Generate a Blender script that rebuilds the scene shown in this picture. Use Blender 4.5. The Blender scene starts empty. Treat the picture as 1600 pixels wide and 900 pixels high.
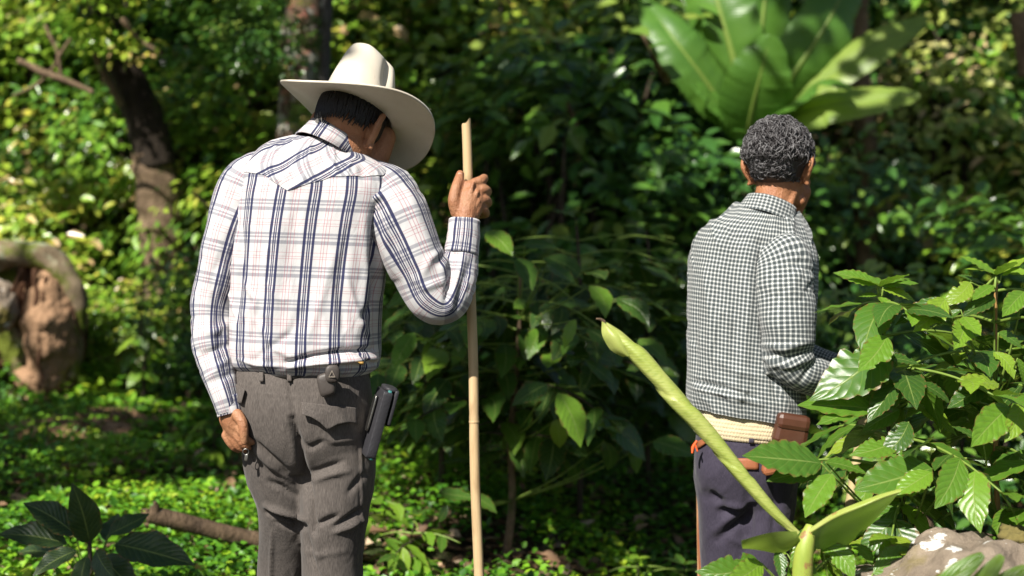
import bpy, math, random
import numpy as np
from mathutils import Vector, Matrix, Euler
from mathutils.bvhtree import BVHTree

# ------------------------------------------------------------------ camera, sky, sun, exposure
sc = bpy.context.scene
C = sc.collection
FPX, HZ, CZ = 2222.2, 400.0, 1.27          # focal length in photo pixels, horizon row, eye height
cam_d = bpy.data.cameras.new('camera')
cam_d.lens = 50.0; cam_d.sensor_width = 36.0; cam_d.shift_y = -50.0/1600.0
cam_d.clip_start = 0.05; cam_d.clip_end = 500.0
cam_d.dof.use_dof = True; cam_d.dof.focus_distance = 3.45; cam_d.dof.aperture_fstop = 2.2
cam = bpy.data.objects.new('camera', cam_d); C.objects.link(cam)
cam.location = (0, 0, CZ); cam.rotation_euler = (math.radians(90), 0, 0)
sc.camera = cam
SUN = np.array([-0.37, -0.62, 0.69]); SUN = SUN/np.linalg.norm(SUN)      # towards the sun
world = bpy.data.worlds.new('World'); sc.world = world; world.use_nodes = True
wn = world.node_tree.nodes; wl = world.node_tree.links
sky = wn.new('ShaderNodeTexSky'); sky.sky_type = 'NISHITA'; sky.sun_disc = False
sky.sun_elevation = math.asin(SUN[2]); sky.sun_rotation = math.atan2(SUN[0], SUN[1])
wn['Background'].inputs['Strength'].default_value = 0.055
wl.new(sky.outputs['Color'], wn['Background'].inputs['Color'])
sun_d = bpy.data.lights.new('sun', 'SUN'); sun_d.energy = 5.0; sun_d.angle = math.radians(0.53)
sun_d.color = (1.0, 0.95, 0.86)
sun = bpy.data.objects.new('sun', sun_d); C.objects.link(sun)
sun.rotation_euler = Vector(SUN.tolist()).to_track_quat('Z', 'Y').to_euler()
sc.view_settings.view_transform = 'Standard'; sc.view_settings.look = 'None'
sc.view_settings.exposure = 0.9; sc.view_settings.gamma = 1.0
sc.render.engine = 'CYCLES'
sc.cycles.max_bounces = 4; sc.cycles.transmission_bounces = 3; sc.cycles.diffuse_bounces = 2; sc.cycles.glossy_bounces = 2
sc.cycles.use_denoising = True

rng = np.random.default_rng(7); random.seed(7)
PI = math.pi

# ------------------------------------------------------------------ small helpers
def W(px, py, D): return np.array([(px-800.0)/FPX*D, D, CZ+(HZ-py)/FPX*D])
def proj(P):
    P = np.asarray(P, float); y = np.maximum(P[..., 1], .05)
    return np.stack([800+FPX*P[..., 0]/y, HZ-FPX*(P[..., 2]-CZ)/y], -1)
def nz(v):
    v = np.asarray(v, float); return v/(np.linalg.norm(v, axis=-1, keepdims=True)+1e-12)
def sstep(a, b, x):
    t = np.clip((np.asarray(x, float)-a)/(b-a), 0, 1); return t*t*(3-2*t)
def cubic(tk, K, t):
    """smooth interpolation of key rows K at tk"""
    tk = np.asarray(tk, float); K = np.asarray(K, float); t = np.asarray(t, float)
    m = np.gradient(K, tk, axis=0)
    i = np.clip(np.searchsorted(tk, t, side='right')-1, 0, len(tk)-2)
    h = tk[i+1]-tk[i]; s = ((t-tk[i])/h)[..., None]; h = h[..., None]
    return ((2*s**3-3*s**2+1)*K[i]+(s**3-2*s**2+s)*h*m[i]+(-2*s**3+3*s**2)*K[i+1]+(s**3-s**2)*h*m[i+1])
class SinNoise:
    """smooth numpy noise, about -1..1"""
    def __init__(s, freq, seed, dim=3, n=14, aniso=None):
        r = np.random.default_rng(seed); k = nz(r.normal(size=(n, dim)))*r.uniform(.6, 1.5, (n, 1))*freq
        if aniso is not None: k = k*np.array(aniso)
        s.k = k*2*PI; s.p = r.uniform(0, 2*PI, n); s.n = n
    def __call__(s, P): return np.sin(np.asarray(P)@s.k.T+s.p).sum(-1)*(1.6/s.n**.5)*.6

def mesh_np(name, V, F, uv=None, rnd=None, smooth=True):
    """V (n,3); F (m,k) int array with constant k, or list of faces"""
    me = bpy.data.meshes.new(name)
    V = np.asarray(V, np.float32)
    if isinstance(F, np.ndarray):
        m, k = F.shape
        me.vertices.add(len(V)); me.vertices.foreach_set('co', V.ravel())
        me.loops.add(m*k); me.loops.foreach_set('vertex_index', F.astype(np.int32).ravel())
        me.polygons.add(m); me.polygons.foreach_set('loop_start', np.arange(0, m*k, k, dtype=np.int32))
        me.polygons.foreach_set('loop_total', np.full(m, k, np.int32))
        me.update(calc_edges=True)
    else:
        me.from_pydata(V.tolist(), [], F); me.update()
    if uv is not None:
        l = me.uv_layers.new(name='UVMap')
        idx = np.empty(len(me.loops), np.int32); me.loops.foreach_get('vertex_index', idx)
        l.data.foreach_set('uv', np.asarray(uv, np.float32)[idx].ravel())
    if rnd is not None:
        a = me.attributes.new('rnd', 'FLOAT', 'POINT'); a.data.foreach_set('value', np.asarray(rnd, np.float32))
    if smooth: me.polygons.foreach_set('use_smooth', np.ones(len(me.polygons), bool))
    me.validate()
    return me
def obj(name, me, mat=None, parent=None, loc=None):
    o = bpy.data.objects.new(name, me); C.objects.link(o)
    if mat is not None and me is not None and len(me.materials) == 0: me.materials.append(mat)
    if parent is not None: o.parent = parent
    if loc is not None: o.location = loc
    return o
def tag(o, label=None, cat=None, group=None, kind=None):
    if label: o['label'] = label
    if cat: o['category'] = cat
    if group: o['group'] = group
    if kind: o['kind'] = kind
    return o
def empty(name, loc): return obj(name, None, None, None, [float(v) for v in loc])
def local(me_V, root):          # world vertices -> coordinates of a root that is only translated
    return np.asarray(me_V)-np.array(root.location)
def get_v(me):
    a = np.empty(len(me.vertices)*3, np.float32); me.vertices.foreach_get('co', a); return a.reshape(-1, 3).astype(float)
def get_n(me):
    a = np.empty(len(me.vertices)*3, np.float32); me.vertex_normals.foreach_get('vector', a); return a.reshape(-1, 3).astype(float)
def set_v(me, V): me.vertices.foreach_set('co', np.asarray(V, np.float32).ravel()); me.update()

def grid_faces(nu, nv, wrap=False):
    """verts laid out [v][u]"""
    u = np.arange(nu if wrap else nu-1); v = np.arange(nv-1)
    U, Vv = np.meshgrid(u, v); a = Vv*nu+U; b = Vv*nu+(U+1) % nu
    return np.stack([a, b, b+nu, a+nu], -1).reshape(-1, 4)
def tube(path, rad, nu=12, nv=24, closed=True, flat=1.0, ref=(0, -1, 0), rad2=None):
    """round tube through key points; returns V, F(list), uv in metres"""
    path = np.asarray(path, float); rad = np.asarray(rad, float)
    d = np.r_[0, np.cumsum(np.linalg.norm(np.diff(path, axis=0), axis=1))]
    t = np.linspace(0, d[-1], nv)
    K = np.c_[path, rad, rad*flat if rad2 is None else rad2]; S = cubic(d, K, t) if len(path) > 2 else np.stack([np.interp(t, d, K[:, i]) for i in range(5)], 1)
    P, R, R2 = S[:, :3], np.maximum(S[:, 3], 1e-4), np.maximum(S[:, 4], 1e-4)
    T = nz(np.gradient(P, axis=0))
    n = np.asarray(ref, float); N = []
    for i in range(nv):
        n = n-T[i]*(n@T[i]); n = n/(np.linalg.norm(n)+1e-9); N.append(n)
    N = np.array(N); B = np.cross(T, N)
    a = np.linspace(0, 2*PI, nu, endpoint=False)
    V = P[:, None]+N[:, None]*(np.cos(a)[None, :, None]*R[:, None, None])+B[:, None]*(np.sin(a)[None, :, None]*R2[:, None, None])
    uv = np.stack(np.broadcast_arrays(a[None, :]*R.mean(), t[:, None]), -1)
    V = V.reshape(-1, 3); F = grid_faces(nu, nv, True).tolist()
    if closed:
        F.append(list(range(nu))[::-1]); F.append(list(range((nv-1)*nu, nv*nu)))
    return V, F, uv.reshape(-1, 2)
def chain(pts, rad, nu=12, nv=None):
    """capsule chain with round ends, for voxel union"""
    pts = np.asarray(pts, float); rad = np.asarray(rad, float)
    d0 = nz(pts[0]-pts[1]); d1 = nz(pts[-1]-pts[-2])
    nv = nv or 6*len(pts)
    d = np.r_[0, np.cumsum(np.linalg.norm(np.diff(pts, axis=0), axis=1))]
    t = np.linspace(0, d[-1], nv)
    S = cubic(d, np.c_[pts, rad], t) if len(pts) > 2 else np.stack([np.interp(t, d, np.c_[pts, rad][:, i]) for i in range(4)], 1)
    caps = np.array([.97, .8, .5, .2]); off = np.sqrt(1-np.array([.25, .6, .87, .98])**2)
    c0 = [(S[0, :3]+d0*rad[0]*k, rad[0]*math.sqrt(1-k*k)) for k in (.97, .75, .4)]
    c1 = [(S[-1, :3]+d1*rad[-1]*k, rad[-1]*math.sqrt(1-k*k)) for k in (.4, .75, .97)]
    P = np.array([c[0] for c in c0]+list(S[:, :3])+[c[0] for c in c1]); R = np.array([c[1] for c in c0]+list(S[:, 3])+[c[1] for c in c1])
    T = nz(np.gradient(P, axis=0)); n = np.array([.3, -1, .2]); N = []
    for i in range(len(P)):
        n = n-T[i]*(n@T[i]); n = nz(n); N.append(n)
    N = np.array(N); B = np.cross(T, N); a = np.linspace(0, 2*PI, nu, endpoint=False)
    V = P[:, None]+R[:, None, None]*(N[:, None]*np.cos(a)[None, :, None]+B[:, None]*np.sin(a)[None, :, None])
    F = grid_faces(nu, len(P), True).tolist()
    F.append(list(range(nu))[::-1]); F.append(list(range((len(P)-1)*nu, len(P)*nu)))
    return V.reshape(-1, 3), F
def ellip(c, r, M=None, nu=24, nv=16):
    th = np.linspace(0, 2*PI, nu, endpoint=False); ph = np.linspace(.06, PI-.06, nv)
    V = np.stack([np.sin(ph)[:, None]*np.cos(th), np.sin(ph)[:, None]*np.sin(th), np.repeat(np.cos(ph)[:, None], nu, 1)], -1).reshape(-1, 3)*np.asarray(r)
    if M is not None: V = V@np.asarray(M).T
    F = [f[::-1] for f in grid_faces(nu, nv, True).tolist()]
    F.append(list(range(nu))); F.append(list(range((nv-1)*nu, nv*nu))[::-1])
    return V+np.asarray(c), F
def ringloft(keys, nu=40, nv=40):
    """closed loft of horizontal rings; keys (cx,cy,z,a,b,n) from bottom to top"""
    K = np.asarray(keys, float); S = cubic(np.arange(len(K)), K, np.linspace(0, len(K)-1, nv))
    th = np.linspace(0, 2*PI, nu, endpoint=False); s, c = np.sin(th), np.cos(th)
    e = 2/S[:, 5:6]
    X = S[:, 0:1]+S[:, 3:4]*np.sign(s)*np.abs(s)**e; Y = S[:, 1:2]-S[:, 4:5]*np.sign(c)*np.abs(c)**e
    V = np.stack([X, Y, np.repeat(S[:, 2:3], nu, 1)], -1).reshape(-1, 3)
    F = grid_faces(nu, nv, True).tolist(); F.append(list(range(nu))[::-1]); F.append(list(range((nv-1)*nu, nv*nu)))
    return V, F
def merge(parts):
    Vs, Fs, n = [], [], 0
    for V, F in parts:
        Vs.append(np.asarray(V)); Fs += [[i+n for i in f] for f in (F.tolist() if isinstance(F, np.ndarray) else F)]; n += len(V)
    return np.concatenate(Vs), Fs
def voxel_union(name, parts, voxel, smooth=4, factor=.5):
    V, F = merge(parts); me = bpy.data.meshes.new('tmp'); me.from_pydata(V.tolist(), [], F); me.update()
    o = bpy.data.objects.new('tmp', me); C.objects.link(o)
    m = o.modifiers.new('r', 'REMESH'); m.mode = 'VOXEL'; m.voxel_size = voxel
    if smooth:
        s = o.modifiers.new('s', 'SMOOTH'); s.factor = factor; s.iterations = smooth
    dg = bpy.context.evaluated_depsgraph_get(); dg.update()
    out = bpy.data.meshes.new_from_object(o.evaluated_get(dg)); out.name = name
    bpy.data.objects.remove(o); bpy.data.meshes.remove(me)
    out.polygons.foreach_set('use_smooth', np.ones(len(out.polygons), bool))
    return out
def strokes(V, N, L, face=True):
    """push vertices along their normal by folds: (polyline in photo pixels, half width px, height m)"""
    q = proj(V); out = np.zeros(len(V))
    w = np.clip(-N[:, 1]*2+.3, 0, 1) if face else 1.0
    for pts, hw, amp in L:
        pts = np.asarray(pts, float); best = np.full(len(V), 1e9); tt = np.zeros(len(V)); n = len(pts)-1
        for i in range(n):
            a, b = pts[i], pts[i+1]; ab = b-a; t = np.clip(((q-a)@ab)/(ab@ab), 0, 1)
            d = np.linalg.norm(q-(a+t[:, None]*ab), axis=1); m = d < best
            best = np.where(m, d, best); tt = np.where(m, (i+t)/n, tt)
        out += amp*np.exp(-(best/hw)**2)*np.sin(PI*np.clip(tt*.86+.07, 0, 1))**.7
    return V+N*(out*w)[:, None]

# ------------------------------------------------------------------ node materials
class NT:
    def __init__(s, name):
        s.m = bpy.data.materials.new(name); s.m.use_nodes = True; s.t = s.m.node_tree; s.n = s.t.nodes; s.b = s.n['Principled BSDF']; s.out = s.n['Material Output']
    def new(s, typ, **kw):
        n = s.n.new(typ)
        for k, v in kw.items(): setattr(n, k, v)
        return n
    def set(s, sock, v):
        if isinstance(v, bpy.types.NodeSocket): s.t.links.new(v, sock)
        elif v is not None: sock.default_value = v
    def math(s, op, a, b=None, c=None, clamp=False):
        n = s.new('ShaderNodeMath', operation=op, use_clamp=clamp)
        for i, v in enumerate((a, b, c)): s.set(n.inputs[i], v)
        return n.outputs[0]
    def coord(s, w='Object'): return s.new('ShaderNodeTexCoord').outputs[w]
    def mapping(s, v, scale=(1, 1, 1), rot=(0, 0, 0), loc=(0, 0, 0)):
        n = s.new('ShaderNodeMapping'); s.set(n.inputs[0], v); n.inputs['Scale'].default_value = scale; n.inputs['Rotation'].default_value = rot; n.inputs['Location'].default_value = loc; return n.outputs[0]
    def noise(s, v, scale, detail=4, rough=.55, dist=0, out=0):
        n = s.new('ShaderNodeTexNoise'); s.set(n.inputs['Vector'], v); n.inputs['Scale'].default_value = scale; n.inputs['Detail'].default_value = detail; n.inputs['Roughness'].default_value = rough; n.inputs['Distortion'].default_value = dist; return n.outputs[out]
    def voro(s, v, scale, feature='F1', out='Distance'):
        n = s.new('ShaderNodeTexVoronoi', feature=feature); s.set(n.inputs['Vector'], v); n.inputs['Scale'].default_value = scale; return n.outputs[out]
    def ramp(s, f, stops):
        n = s.new('ShaderNodeValToRGB'); s.set(n.inputs[0], f); e = n.color_ramp.elements
        while len(e) < len(stops): e.new(.5)
        for i, (p, c) in enumerate(stops): e[i].position = p; e[i].color = (*c, 1)
        return n.outputs[0]
    def mix(s, f, a, b, blend='MIX'):
        n = s.new('ShaderNodeMix', data_type='RGBA', blend_type=blend); s.set(n.inputs[0], f)
        for i, v in ((6, a), (7, b)): s.set(n.inputs[i], (*v, 1) if isinstance(v, tuple) and len(v) == 3 else v)
        return n.outputs[2]
    def maprange(s, v, a, b, c=0., d=1., smooth=False):
        n = s.new('ShaderNodeMapRange'); n.interpolation_type = 'SMOOTHSTEP' if smooth else 'LINEAR'
        for i, x in enumerate((v, a, b, c, d)): s.set(n.inputs[i], x)
        return n.outputs[0]
    def bump(s, h, strength=.3, dist=.002, normal=None):
        n = s.new('ShaderNodeBump'); n.inputs['Strength'].default_value = strength; n.inputs['Distance'].default_value = dist; s.set(n.inputs['Height'], h); s.set(n.inputs['Normal'], normal); return n.outputs[0]
    def sep(s, v):
        n = s.new('ShaderNodeSeparateXYZ'); s.set(n.inputs[0], v); return n.outputs
    def stripe(s, x, period, center, width, soft=.0004):
        """1 inside a stripe of the given width (metres) repeated every period"""
        f = s.math('FRACT', s.math('DIVIDE', s.math('ADD', x, 100*period-center+period/2), period))
        d = s.math('MULTIPLY', s.math('ABSOLUTE', s.math('SUBTRACT', f, .5)), period)
        return s.maprange(d, width/2+soft, width/2-soft)
    def fin(s, color=None, rough=.6, normal=None, spec=None, sheen=None, coat=None, metal=None):
        s.set(s.b.inputs['Base Color'], (*color, 1) if isinstance(color, tuple) and len(color) == 3 else color)
        s.set(s.b.inputs['Roughness'], rough)
        if normal is not None: s.set(s.b.inputs['Normal'], normal)
        if spec is not None: s.b.inputs['Specular IOR Level'].default_value = spec
        if sheen is not None: s.b.inputs['Sheen Weight'].default_value = sheen
        if coat is not None: s.b.inputs['Coat Weight'].default_value = coat
        if metal is not None: s.b.inputs['Metallic'].default_value = metal
        return s.m
    def translucent(s, color, fac, normal=None):
        t = s.new('ShaderNodeBsdfTranslucent'); s.set(t.inputs[0], (*color, 1) if isinstance(color, tuple) else color); s.set(t.inputs['Normal'], normal)
        m = s.new('ShaderNodeMixShader'); s.set(m.inputs[0], fac); s.t.links.new(s.b.outputs[0], m.inputs[1]); s.t.links.new(t.outputs[0], m.inputs[2])
        s.t.links.new(m.outputs[0], s.out.inputs['Surface'])

def leaf_mat(name, ramp, per_object, rough=.38, veins=0, trans=.3, tcol=(.25, .42, .03), spec=.5, hole=True):
    n = NT(name)
    r = n.new('ShaderNodeObjectInfo').outputs['Random'] if per_object else n.new('ShaderNodeAttribute', attribute_name='rnd').outputs['Fac']
    col = n.ramp(r, ramp)
    nrm = None
    if veins:
        u, v, _ = n.sep(n.coord('UV'))
        au = n.math('ABSOLUTE', n.math('SUBTRACT', u, .5))
        mid = n.maprange(au, .03, .008)
        ph = n.math('ADD', n.math('MULTIPLY', v, veins*1.0), n.math('MULTIPLY', au, -veins*.55))
        fr = n.math('ABSOLUTE', n.math('SUBTRACT', n.math('FRACT', ph), .5))
        vein = n.maprange(fr, .07, .0)
        quilt = n.math('MULTIPLY', n.math('POWER', n.math('MULTIPLY', fr, 2.), .6), -1.)
        quilt = n.math('SUBTRACT', 1., n.math('POWER', n.math('SUBTRACT', 1., n.math('MULTIPLY', fr, 2.)), 2.))
        blot = n.noise(n.coord('Object'), 26, 5, .65)
        col = n.mix(n.maprange(blot, .35, .8), col, n.mix(.5, col, (.10, .13, .015)))
        col = n.mix(n.math('MULTIPLY', vein, .28), col, (.22, .30, .07))
        col = n.mix(n.math('MULTIPLY', mid, .6), col, (.26, .33, .09))
        fine = n.noise(n.coord('Object'), 240, 2)
        # browned, chewed margin and a few spots
        edge = n.math('ADD', n.math('MULTIPLY', au, 2.), n.math('MULTIPLY', n.noise(n.coord('Object'), 17, 3), .9))
        spot = n.noise(n.coord('Object'), 38, 2)
        br = n.math('MAXIMUM', n.maprange(edge, 1.36, 1.5), n.maprange(spot, .735, .77))
        col = n.mix(n.math('MULTIPLY', br, .8), col, (.17, .085, .03))
        h = n.math('ADD', n.math('MULTIPLY', quilt, 1.), n.math('MULTIPLY', fine, .15))
        h = n.math('SUBTRACT', h, n.math('MULTIPLY', mid, .8))
        nrm = n.bump(h, .30, .0030)
    n.fin(col, rough, nrm, spec=spec)
    tc = n.mix(.45, col, tcol)
    n.translucent(tc, trans, nrm)
    return n.m
G = {}
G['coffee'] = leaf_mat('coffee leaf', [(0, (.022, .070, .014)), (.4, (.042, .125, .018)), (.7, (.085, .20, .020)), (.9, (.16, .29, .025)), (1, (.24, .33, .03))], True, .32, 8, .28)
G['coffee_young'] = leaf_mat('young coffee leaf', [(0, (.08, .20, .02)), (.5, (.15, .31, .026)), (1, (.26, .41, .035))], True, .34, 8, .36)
G['coffee_old'] = leaf_mat('old dark coffee leaf', [(0, (.010, .036, .012)), (.6, (.020, .066, .016)), (.9, (.045, .12, .018)), (1, (.10, .20, .022))], True, .24, 8, .2)  # coffee leaf again, shade of the middle shrubs put into its colour
G['dark_leaf'] = leaf_mat('dark broad leaf', [(0, (.010, .032, .016)), (1, (.018, .055, .022))], True, .42, 11, .15)
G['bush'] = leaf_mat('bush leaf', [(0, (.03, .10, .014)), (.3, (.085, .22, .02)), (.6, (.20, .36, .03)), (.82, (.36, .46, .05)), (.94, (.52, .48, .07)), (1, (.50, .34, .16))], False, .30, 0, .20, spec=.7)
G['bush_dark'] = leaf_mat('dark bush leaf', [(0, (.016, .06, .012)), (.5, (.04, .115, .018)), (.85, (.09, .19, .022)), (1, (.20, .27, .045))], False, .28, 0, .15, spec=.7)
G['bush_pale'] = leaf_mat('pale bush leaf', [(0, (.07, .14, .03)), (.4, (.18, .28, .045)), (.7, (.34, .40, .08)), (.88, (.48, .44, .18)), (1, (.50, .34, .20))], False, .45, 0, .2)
G['ground'] = leaf_mat('ground cover leaf', [(0, (.03, .11, .010)), (.4, (.09, .25, .014)), (.75, (.20, .40, .018)), (1, (.36, .48, .03))], False, .45, 0, .22, (.3, .5, .02))
G['litter'] = leaf_mat('fallen leaf', [(0, (.10, .055, .028)), (.5, (.24, .14, .075)), (.85, (.40, .27, .16)), (1, (.5, .38, .25))], False, .7, 0, .12, (.3, .2, .08))

def bark_mat(name, c0, c1, patch=None, pscale=6, moss=None, scale=14, pth=(.52, .6), mth=(.5, .62)):
    n = NT(name); o = n.coord('Object'); s = n.mapping(o, (1, 1, .35))
    f = n.noise(s, scale, 8, .65, .4); col = n.mix(n.maprange(f, .32, .7), c0, c1)
    if patch:
        for k, (pc, sd) in enumerate(patch):
            p = n.maprange(n.noise(n.mapping(o, (1, 1, 1), loc=(sd, sd*1.7, 0)), pscale, 4, .6), *pth); col = n.mix(p, col, pc)
    if moss:
        p = n.maprange(n.noise(n.mapping(o, loc=(9, 3, 1)), pscale*1.2, 6, .65), *mth); col = n.mix(p, col, moss)
    col = n.mix(n.maprange(n.noise(o, 60, 3), .3, .7), n.mix(.35, col, (.01, .008, .006)), col)
    h = n.math('ADD', f, n.math('MULTIPLY', n.noise(s, scale*5, 4), .4))
    return n.fin(col, .85, n.bump(h, .8, .03), spec=.2)
def plain(name, c, rough=.6, var=.25, scale=20, bump=0, spec=.4, metal=None, bd=.003):
    n = NT(name); o = n.coord('Object'); f = n.noise(o, scale, 5, .6)
    col = n.mix(n.math('MULTIPLY', n.maprange(f, .3, .75), var), c, tuple(x*.45 for x in c))
    return n.fin(col, rough, n.bump(f, bump, bd) if bump else None, spec=spec, metal=metal)
def skin_mat(name, c):
    n = NT(name); o = n.coord('Object')
    f = n.noise(o, 22, 4, .6); g = n.noise(o, 140, 3, .6)
    col = n.mix(n.maprange(f, .3, .72), c, tuple(x*k for x, k in zip(c, (.72, .58, .52))))
    col = n.mix(n.maprange(n.noise(o, 75, 2), .62, .75, 0, .45), col, tuple(x*.5 for x in c))
    wr = n.noise(n.mapping(o, (1, 1, .4), (0, .5, .3)), 120, 4, .7, .6)
    n.fin(col, .5, n.bump(n.math('ADD', g, n.math('MULTIPLY', wr, 1.2)), .75, .003), spec=.4)
    return n.m
def cloth_bump(n, uv, weave=900, wr=28, s=.35):
    a = n.noise(n.mapping(uv, (1, .35, 1)), wr, 3, .5, .5); b = n.noise(uv, weave, 1)
    return n.bump(n.math('ADD', n.math('MULTIPLY', a, 3.), n.math('MULTIPLY', b, .12)), s, .0035)
def plaid_mat():
    n = NT('white plaid shirt cotton'); uv = n.coord('UV'); u, v, _ = n.sep(uv)
    col = n.mix(n.math('MULTIPLY', n.noise(uv, 30, 3), .25), (.49, .48, .485), (.44, .43, .45))
    P = .0785
    def put(col, x, off, w, c, f): return n.mix(n.math('MULTIPLY', n.stripe(x, P, off, w), f), col, c)
    grey = (.075, .08, .125); navy = (.010, .014, .060); red = (.30, .035, .065)
    for off, w in ((0, .0085), (.0118, .0042), (.0198, .0060)): col = put(col, v, off, w, grey, .52)
    for off in (.040, .0455, .0545): col = put(col, v, off, .0014, red, .42)
    for off in (.0405, .0465, .0545): col = put(col, u, off, .0015, red, .55)
    for off, w in ((.0, .0066), (.0082, .0030), (.0128, .0030), (.0202, .0062)): col = put(col, u, off, w, navy, .95)
    n.fin(col, .85, cloth_bump(n, uv, s=.42), spec=.15, sheen=.15)
    return n.m
def check_mat():
    n = NT('black and white check shirt cotton'); uv = n.coord('UV'); u, v, _ = n.sep(uv); P = .0112
    a = n.stripe(u, P, 0, .0042, .0007); b = n.stripe(v, P, 0, .0042, .0007)
    f = n.math('MULTIPLY', n.math('ADD', a, b), .5)
    col = n.ramp(f, [(0, (.042, .052, .056)), (.5, (.20, .215, .215)), (1, (.56, .56, .54))])
    return n.fin(col, .85, cloth_bump(n, uv, s=.5), spec=.15, sheen=.15)
def trouser_mat(name, c0, c1, sc=520):
    n = NT(name); o = n.coord('Object')
    f = n.noise(n.mapping(o, (1, 1, .12)), sc, 2, .6); g = n.noise(o, 7, 3); h = n.noise(n.mapping(o, (1, 1, .5)), 30, 4, .55, .6)
    col = n.mix(n.maprange(f, .3, .7), c0, c1); col = n.mix(n.math('MULTIPLY', n.maprange(g, .35, .75), .3), col, tuple(min(1, x*1.5) for x in c1))
    return n.fin(col, .82, n.bump(n.math('ADD', n.math('MULTIPLY', h, 4.), n.math('MULTIPLY', f, .25)), .3, .003), spec=.2, sheen=.1)
M = {}
M['plaid'] = plaid_mat(); M['check'] = check_mat()
M['grey_wool'] = trouser_mat('grey wool', (.040, .034, .031), (.104, .089, .080))
M['navy'] = trouser_mat('dark navy twill', (.018, .015, .026), (.046, .039, .060), 700)
M['skin1'] = skin_mat('sunned skin', (.37, .185, .098)); M['skin2'] = skin_mat('tan skin', (.38, .175, .085))
M['hair1'] = plain('black hair', (.010, .008, .008), .45, .3, 200, .6, .35)
M['hair2'] = plain('greying black hair', (.045, .040, .042), .42, .9, 90, .5, .5)
M['felt'] = plain('off white felt', (.63, .57, .47), .82, .42, 5, .10, .2)
def felt_mat():
    n = NT('worn off white felt'); o = n.coord('Object'); x, y, z = n.sep(o)
    col = n.mix(n.maprange(n.noise(o, 7, 5, .6), .45, .75, 0, .35), (.64, .58, .48), (.46, .38, .28))
    band_ = n.math('MULTIPLY', n.maprange(n.math('ADD', z, n.math('MULTIPLY', n.noise(o, 25, 4), .03)), .040, .018), n.maprange(z, .0, .008))
    col = n.mix(n.math('MULTIPLY', band_, .28), col, (.36, .28, .19)); col = n.mix(n.maprange(n.noise(o, 60, 3), .66, .74, 0, .25), col, (.34, .27, .20))
    return n.fin(col, .85, n.bump(n.math('ADD', n.noise(o, 500, 2), n.math('MULTIPLY', n.noise(o, 22, 3), 1.5)), .35, .0015), spec=.2, sheen=.2)
M['felt'] = felt_mat()
M['black_leather'] = plain('black leather', (.015, .013, .012), .4, .3, 60, .3)
M['brown_leather'] = plain('brown leather', (.080, .029, .016), .42, .6, 22, .35)
M['tan_leather'] = plain('tan leather', (.30, .105, .045), .5, .4, 40, .3)
M['gold'] = plain('stitched gold', (.36, .21, .05), .5, .4, 90, .2)
M['case'] = plain('black nylon', (.030, .029, .034), .55, .3, 160, .4)
M['teal'] = plain('teal plastic', (.05, .20, .19), .3, .2, 30)
M['metal'] = plain('dull metal', (.35, .34, .32), .35, .3, 40, .1, metal=1.0)
M['pouch'] = plain('dark grey leather', (.060, .050, .045), .5, .4, 50, .35)
M['pouch_mark'] = plain('pale stamped leather', (.20, .17, .14), .55, .3, 50)
M['orange'] = plain('orange cord', (.70, .10, .02), .5, .2, 50)
M['sole'] = plain('dark boot leather', (.03, .02, .015), .6, .4, 30, .3)
M['petiole'] = plain('green stalk', (.16, .24, .04), .5, .35, 40, .2)
M['twig'] = bark_mat('grey brown twig bark', (.035, .026, .018), (.13, .10, .07), scale=30)
M['dark_bark'] = bark_mat('dark wet bark', (.012, .009, .007), (.055, .040, .028), moss=(.05, .075, .012), pscale=5, mth=(.58, .68))
M['lichen_bark'] = bark_mat('lichen covered bark', (.06, .045, .03), (.16, .11, .075), [((.42, .17, .13), 3.1), ((.42, .41, .36), 7.7)], 7.0, (.11, .12, .02))
M['pale_bark'] = bark_mat('pale brown bark', (.09, .06, .038), (.30, .21, .13), moss=(.06, .08, .02), pscale=4, mth=(.56, .66))
M['log_bark'] = bark_mat('rotting log bark', (.045, .030, .020), (.17, .115, .07), [((.42, .40, .34), 4.4)], 14, None, pth=(.66, .7))
def bamboo_mat():
    n = NT('dry cane'); o = n.coord('Object'); f = n.noise(n.mapping(o, (40, 40, 1.2)), 3, 6, .6); g = n.noise(n.mapping(o, (6, 6, 2)), 4, 3)
    col = n.mix(f, (.56, .42, .24), (.40, .27, .14)); col = n.mix(n.maprange(g, .52, .72), col, (.27, .17, .085))
    return n.fin(col, .5, n.bump(f, .3, .002), spec=.4)
M['cane'] = bamboo_mat()
M['cane_end'] = plain('fresh cut cane', (.66, .52, .34), .7, .3, 50)
def knit_mat():
    n = NT('cream wool knit'); col = n.mix(n.noise(n.coord('Object'), 60, 4), (.66, .56, .38), (.44, .35, .21))
    return n.fin(col, .9, n.bump(n.noise(n.coord('Object'), 380, 3), .5, .003), spec=.1, sheen=.3)
M['knit'] = knit_mat()

# ------------------------------------------------------------------ terrain
_tn1 = SinNoise(.45, 3, 2); _tn2 = SinNoise(1.6, 4, 2)
def terrain(x, y):
    x = np.asarray(x, float); y = np.asarray(y, float)
    z = .1*np.clip(y-3.4, 0, 6.4)
    h = np.clip(y-9.2-.25*np.sin(x*.8), 0, None)
    z = z+np.where(h < 14, .92*h*sstep(0, 1.4, h), .92*14+.25*(h-14))
    z = z-.30*sstep(-.35, .95, x)*(1-sstep(5.2, 8.0, y))
    P = np.stack([x, y], -1)
    amp = sstep(4.2, 5.5, y)
    return z+amp*(.05*_tn1(P)+.02*_tn2(P))
def tz(x, y): return float(terrain(x, y))
def axis(lo, a, b, hi, step):
    core = np.arange(a, b, step)
    left = a-np.geomspace(step, a-lo, 18)[::-1]; right = b+np.geomspace(step, hi-b, 18)
    return np.r_[left, core, right]
gx = axis(-160, -6, 6.5, 160, .11); gy = axis(-120, 2.5, 16, 160, .11)
GX, GY = np.meshgrid(gx, gy)
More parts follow.
